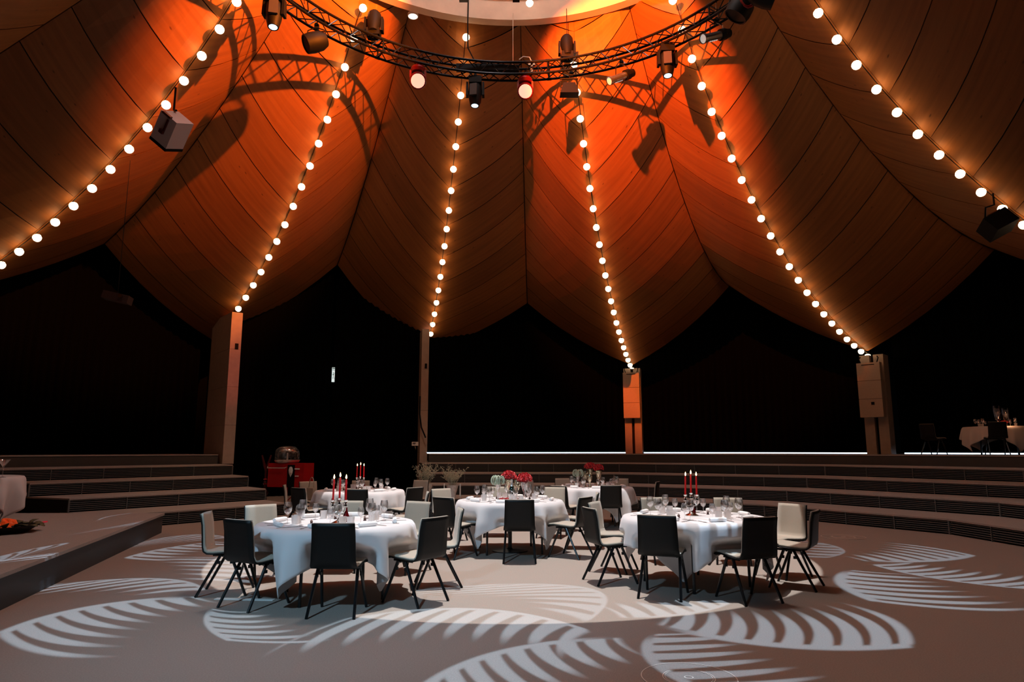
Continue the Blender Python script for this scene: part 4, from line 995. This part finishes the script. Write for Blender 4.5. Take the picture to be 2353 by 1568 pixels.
for i in range(26):
    o = link('rose_petal', pet); o.location = (cx + rdp.uniform(-.17, .17), cy - .12 + rdp.uniform(-.08, .08), TZ + .001 + rdp.uniform(0, .02)); o.rotation_euler = (rdp.uniform(-.3, .3), rdp.uniform(-.3, .3), rdp.random() * 6)
    s = rdp.uniform(.9, 1.5); o.scale = (s, s, s * 1.5); tag(o, 'red rose petal scattered in front of the champagne bottle', 'petal', 'scattered rose petals')
bouquet(onT('E', 1353, 0, .1), .36, .088, 'dome of red roses on the farthest table, the left one', True, .05, 4)
bouquet(onT('E', 1372, 0, -.05), .33, .082, 'dome of red roses on the farthest table, the right one', True, .062, 5)
air_plant(onT('E', 1325, 0, -.05), .22, .10, 'curly pale green air plant on the farthest table', 6)
lantern(onT('E', 1342, 0, .05), .32, .05, 'left mercury glass holder on the farthest table')
lantern(onT('E', 1352, 0, -.22), .26, .045, 'lower middle mercury glass holder on the farthest table')
# small favours
fv = MB().lathe([(0, 0), (.018, .002), (.012, .02), (.016, .03), (.0, .05)], 8).mesh('table_favour', mat('favour_brown', rgb(70, 40, 34), .5), True)
for k in 'ABCDE':
    rd = random.Random(ord(k)); sh = {'A': 'nearest left', 'B': 'far left', 'C': 'middle', 'D': 'nearest right', 'E': 'farthest'}[k]
    for i in range(4):
        a = i * 1.57 + rd.random(); o = link('table_favour', fv); o.location = (TB[k][0] + .3 * cos(a), TB[k][1] + .3 * sin(a), TZ)
        tag(o, f'tiny brown figurine near the centre of the {sh} table, {["right", "far", "left", "near"][i]} side', 'figurine', 'tiny table figurines')

# ---------------------------------------------------------------- step block with the two tall flower vases
e = empty('step_block', (-1.05, 15.75, 0), rad(6), 'low slatted step block carrying the two tall silver vases', 'step')
MB().box((0, 0, .115), (1.9, .7, .19)).build('carcass', GAP, e); MB().box((0, 0, .235), (1.95, .76, .03)).build('tread', TREAD, e)
sb = MB()
for q in range(6): sb.box((0, -.37, .03 + q * .034), (1.92, .03, .014))
tag(sb.build('riser_slats', SLAT, e), kind='stuff')
def tall_vase(px, y, desc, seed, h=.50):
    rd = random.Random(seed); x = (px - 1176.5) / FPX * y
    v = empty('tall_vase', (x, y, .25), 0, f'tall hammered silver cone vase, {desc}', 'vase', 'tall silver vases')
    MB().lathe([(0, 0), (.085, 0), (.085, .01), (.05, .03), (.06, .06), (.09, h * .6), (.14, h), (.132, h), (.08, h * .6), (0, .08)], 20, cap=False).build('vase_body', mat('hammered_silver', rgb(236, 232, 224), .3, metal=.12, noise=.2, nscale=25, bump=.8, bscale=40), v, True)
    e = empty('dried_sprigs', (x, y, .25 + h * .7), 0, f'bunch of grey green blossom sprigs in the {desc}', 'flowers', 'dried sprig bunches')
    for i in range(34):
        a = i * 2.4; t = rd.uniform(.05, .60); L = rd.uniform(.34, .62); b = MB()
        tip = V((cos(a) * sin(t) * L, sin(a) * sin(t) * L, cos(t) * L)); mid = tip * .5 + V((0, 0, .06))
        b.tube([(0, 0, 0), mid, tip], [.004, .003, .0015], 4)
        for q in range(16):
            f = .45 + .55 * q / 15; c = (mid * (2 - 2 * f) + tip * (2 * f - 1)) if f > .5 else mid; d = V((rd.uniform(-1, 1), rd.uniform(-1, 1), rd.uniform(-.3, 1))) * .055
            b.tube([c, c + d], .0015, 3, cap=False); b.lathe([(0, -.009), (.009, 0), (0, .011)], 4, M.Translation(c + d))
        b.build('sprig', SPRIG, e)
tall_vase(984, 15.62, 'left of the two tall vases', 1); tall_vase(1042, 15.8, 'right of the two tall vases', 2, .46)
for px, y, nm in ((1024, 15.55, 'left'), (1060, 15.5, 'right')):
    x = (px - 1176.5) / FPX * y; c = empty('white_candle', (x, y, .25), 0, f'{nm} white taper candle between and beside the tall silver vases', 'candle', 'white taper candles')
    MB().lathe([(0, 0), (.04, 0), (.012, .01), (.01, .2), (.018, .23), (0, .23)], 12).build('holder', SILVER, c, True); MB().lathe([(0, .22), (.016, .22), (.013, .50), (0, .515)], 10).build('wax', WWAX, c, True)
    MB().tube([(0, 0, .515), (0, 0, .53)], .002, 4).build('wick', FIX, c)

# ---------------------------------------------------------------- red sweet cart with clear dome and what stands around it
cp = V((-5.75, 18.0, 0)); cart = empty('sweets_cart', cp, rad(-14), 'red candy floss cart with clear dome beside the left steps', 'cart')
MB().box((-.13, 0, .86), (.70, .5, .60)).build('cabinet', REDC, cart); MB().box((.38, 0, .86), (.32, .5, .60)).build('side_cabinet', REDC, cart)
MB().box((.19, -.26, .84), (.20, .02, .56)).build('black_panel', FIX, cart)
MB().lathe([(0, -.12), (.008, -.1), (.05, -.02), (.062, .06), (.04, .13), (0, .15)], 14, M.Translation((.19, -.278, .93)) @ M.Diagonal((1, .08, 1, 1))).lathe([(0, -.008), (.02, 0), (0, .01)], 8, M.Translation((.2, -.285, .93))).build('white_leaf_emblem', WHITEP, cart, True)
MB().box((.36, -.262, 1.02), (.14, .01, .03)).build('white_lettering', WHITEP, cart); MB().box((.36, -.262, .84), (.10, .01, .025)).build('white_lettering', WHITEP, cart)
MB().tube([(-.47, -.28, 1.08), (-.47, -.30, 1.04), (.02, -.30, 1.04), (.05, -.26, 1.06)], .012, 6).build('handle', ALU, cart, True)
for x_ in (.05, .40):
    for y_ in (-.18, .18): MB().tube([(x_, y_, .56), (x_ + (.0), y_, .0)], .022, 8).build('leg', REDC, cart, True)
MB().tube([(.05, -.18, .2), (.40, -.18, .5)], .012, 6).build('brace', REDC, cart)
MB().lathe([(0, 1.16), (.26, 1.16), (.30, 1.19), (.33, 1.24), (.32, 1.24), (.28, 1.2), (.0, 1.18)], 24, M.Translation((-.1, 0, 0)), cap=False).build('metal_bowl', ALU, cart, True)
MB().lathe([(.0, 1.18), (.03, 1.19), (.02, 1.42), (0, 1.43)], 10, M.Translation((-.1, 0, 0))).build('spinner', ALU, cart, True)
MB().lathe([(.31, 1.25), (.31, 1.40), (.29, 1.50), (.22, 1.57), (.10, 1.60), (0, 1.60)], 24, M.Translation((-.1, 0, 0)), cap=False).build('clear_dome', GLASS, cart, True)
hp = V((-6.45, 18.2, 0)); h = empty('ornamental_stand', hp, 0, 'dark red slender ornamental stand with forked top left of the red cart', 'stand')
MB().lathe([(0, 0), (.16, 0), (.17, .03), (.08, .08), (.05, .3), (.10, .4), (.05, .48), (.03, .55), (.05, .58), (.03, .62), (.05, .66), (.03, .7), (.025, .95), (0, .95)], 14).build('body', DKRED, h, True)
for zz in (.62, .74): MB().lathe([(.03, -.015), (.055, 0), (.03, .015)], 14, M.Translation((0, 0, zz)), cap=False).build('ring', mat('red_gloss', rgb(200, 30, 30), .2), h, True)
for sx in (-1, 1): MB().tube([(0, 0, .92), (sx * .04, 0, 1.1), (sx * .12, 0, 1.36)], [.02, .035, .02], 8).build('fork', DKRED, h, True)
bg = empty('tote_bag', (-4.22, 14.68, .466), rad(-40), 'pale bag with a hooped handle hanging behind a far left chair', 'bag')
MB().box((0, 0, .12), (.24, .09, .24), taper=.9).build('bag_body', CREAM, bg); MB().tube([(.09 * cos(a * .314), 0, .26 + .20 * sin(a * .314)) for a in range(11)], .009, 6).build('hoop_handle', CREAM, bg, True)

# ---------------------------------------------------------------- stage table things, platform table things
fx, fy = TB['F'][0], TB['F'][1]; zf = HS + TZ
e = empty('martini_glass', ((27 - 1176.5) / FPX * 10.3, 10.3, zf), 0, 'tall cocktail glass on the stage table', 'glass')
MB().lathe([(0, 0), (.05, 0), (.008, .008), (.005, .12), (.015, .16), (.085, .26), (.083, .26), (.0, .165)], 18, cap=False).build('glass_body', GLASS, e, True)
e = empty('silver_cup', (-7.92, 10.2, zf), 0, 'small silver cup at the left picture edge on the stage table', 'cup'); MB().lathe([(0, 0), (.03, 0), (.045, .06), (.04, .06), (0, .01)], 14, cap=False).build('cup_body', SILVER, e, True)
for i in range(3):
    e = link('dinner_fork', fk); e.location = (-7.75 + i * .11, 10.1, zf); e.rotation_euler = (rad(35), 0, .3 * i); tag(e, f'{["left", "middle", "right"][i]} upright fork handle on the stage table', 'cutlery', 'forks on the stage table')
bp = G(6, 1228, HS); e = empty('dark_basket', (bp.x - .1, bp.y + .12, HS), 0, 'dark shallow leaf edged basket on the stage floor, orange pieces inside', 'basket')
MB().lathe([(0, 0), (.30, 0), (.40, .07), (.44, .10), (.42, .10), (.30, .03), (0, .02)], 24, cap=False).build('tray', mat('basket_black', rgb(24, 20, 14), .6), e, True)
lf = MB().slab([[(x_ * .05 * sin(pi * (y_ * .8 + .1)), y_ * .14, .02 * sin(pi * y_)) for x_ in (-1, 0, 1)] for y_ in (0, .33, .66, 1)], lambda i, j: V((0, 0, .004))).mesh('border_leaf', mat('dry_leaf', rgb(96, 92, 62), .7), 2)
rdl = random.Random(3)
for i in range(22):
    a = i * 2 * pi / 22; o = link('border_leaf', lf, e); o.location = (.36 * cos(a), .36 * sin(a), .09); o.rotation_euler = (rdl.uniform(-.2, .5), rdl.uniform(-.4, .4), a - pi / 2 + rdl.uniform(-.5, .5))
pm = MB().tube([(-.07, 0, 0), (-.03, .01, .02), (.02, 0, .028), (.08, -.02, .01)], [.014, .026, .024, .005], 8).mesh('orange_piece', ORANGE, True)
for i in range(24):
    a = rdl.random() * 6.28; r_ = .27 * sqrt(rdl.random()); o = link('orange_piece', pm); o.location = (e.location.x + r_ * cos(a), e.location.y + r_ * sin(a), HS + .06 + .09 * (1 - r_ / .27) + rdl.uniform(0, .02)); o.rotation_euler = (rdl.uniform(-.6, .6), rdl.uniform(-.6, .6), rdl.random() * 6)
    tag(o, 'bright orange red piece heaped in the dark basket', 'decoration', 'orange pieces in the dark basket')
p1, p2 = G(68, 1208, HS), G(108, 1202, HS)
tag(MB().tube([(p1.x, p1.y, HS + .012), (p2.x, p2.y, HS + .012)], .011, 8).build('red_stick', mat('red_stick', rgb(230, 40, 60), .4, emit=(1, .05, .1, 1), es=.15), None, True), 'thin red stick lying on the stage floor right of the basket', 'stick')
gx, gy = TB['G'][0], TB['G'][1]; zg = ZP + TZ
for i, (dx, dy) in enumerate(((-.33, -.45), (-.15, -.42))):
    e = empty('tealight', (gx + dx, gy + dy, zg), 0, f'{["left", "right"][i]} glowing round tealight on the dim platform table', 'candle', 'tealights on the platform table')
    MB().lathe([(0, 0), (.04, 0), (.055, .04), (.04, .085), (.03, .085)], 14, cap=False).build('globe_glass', mat('tealight_glow', (1, .7, .6, 1), .5, emit=(1, .45, .25, 1), es=1.6), e, True)
light('tealight_flame', 'POINT', (gx - .24, gy - .75, zg + .14), 3.0, (1, .42, .2), size=.05)
e = empty('red_flowers', (gx - .02, gy - .3, zg), 0, 'low red flower bowl on the dim platform table', 'flowers')
MB().lathe([(0, 0), (.05, 0), (.07, .06), (0, .06)], 12).build('bowl', MERC, e, True)
for i in range(10):
    o = link('rose', rm, e); a = i * 2.4; r_ = .09 * sqrt((i + .5) / 10); o.location = (r_ * cos(a), r_ * sin(a), .09 + .04 * (1 - r_ / .09)); o.scale = (1.3,) * 3
for i, (dx, dy, hh) in enumerate(((-.10, -.2, .55), (.16, -.15, .50))):
    e = empty('hurricane_glass', (gx + dx, gy + dy, zg), 0, f'{["left", "right"][i]} tall dim hurricane glass on the platform table', 'vase', 'tall glasses on the platform table')
    MB().lathe([(0, 0), (.06, 0), (.02, .02), (.02, .15), (.07, .2), (.09, hh * .7), (.085, hh), (.08, hh), (.085, hh * .7), (0, .2)], 16, cap=False).build('glass_body', GLASS, e, True)
e = empty('folded_card', (gx + .42, gy - .60, zg), .1, 'pale folded card standing at the near edge of the platform table', 'card'); MB().box((0, 0, .05), (.2, .01, .1)).build('sheet', NAP, e)
tag(MB().box((0, 0, .004), (.62, .07, .006), M.Translation(G(562, 1380) + V((0, 0, 0))) @ M.Rotation(-.1, 4, 'Z')).build('white_strip', WHITEP), 'white strip lying on the floor under the nearest left table', 'strip')
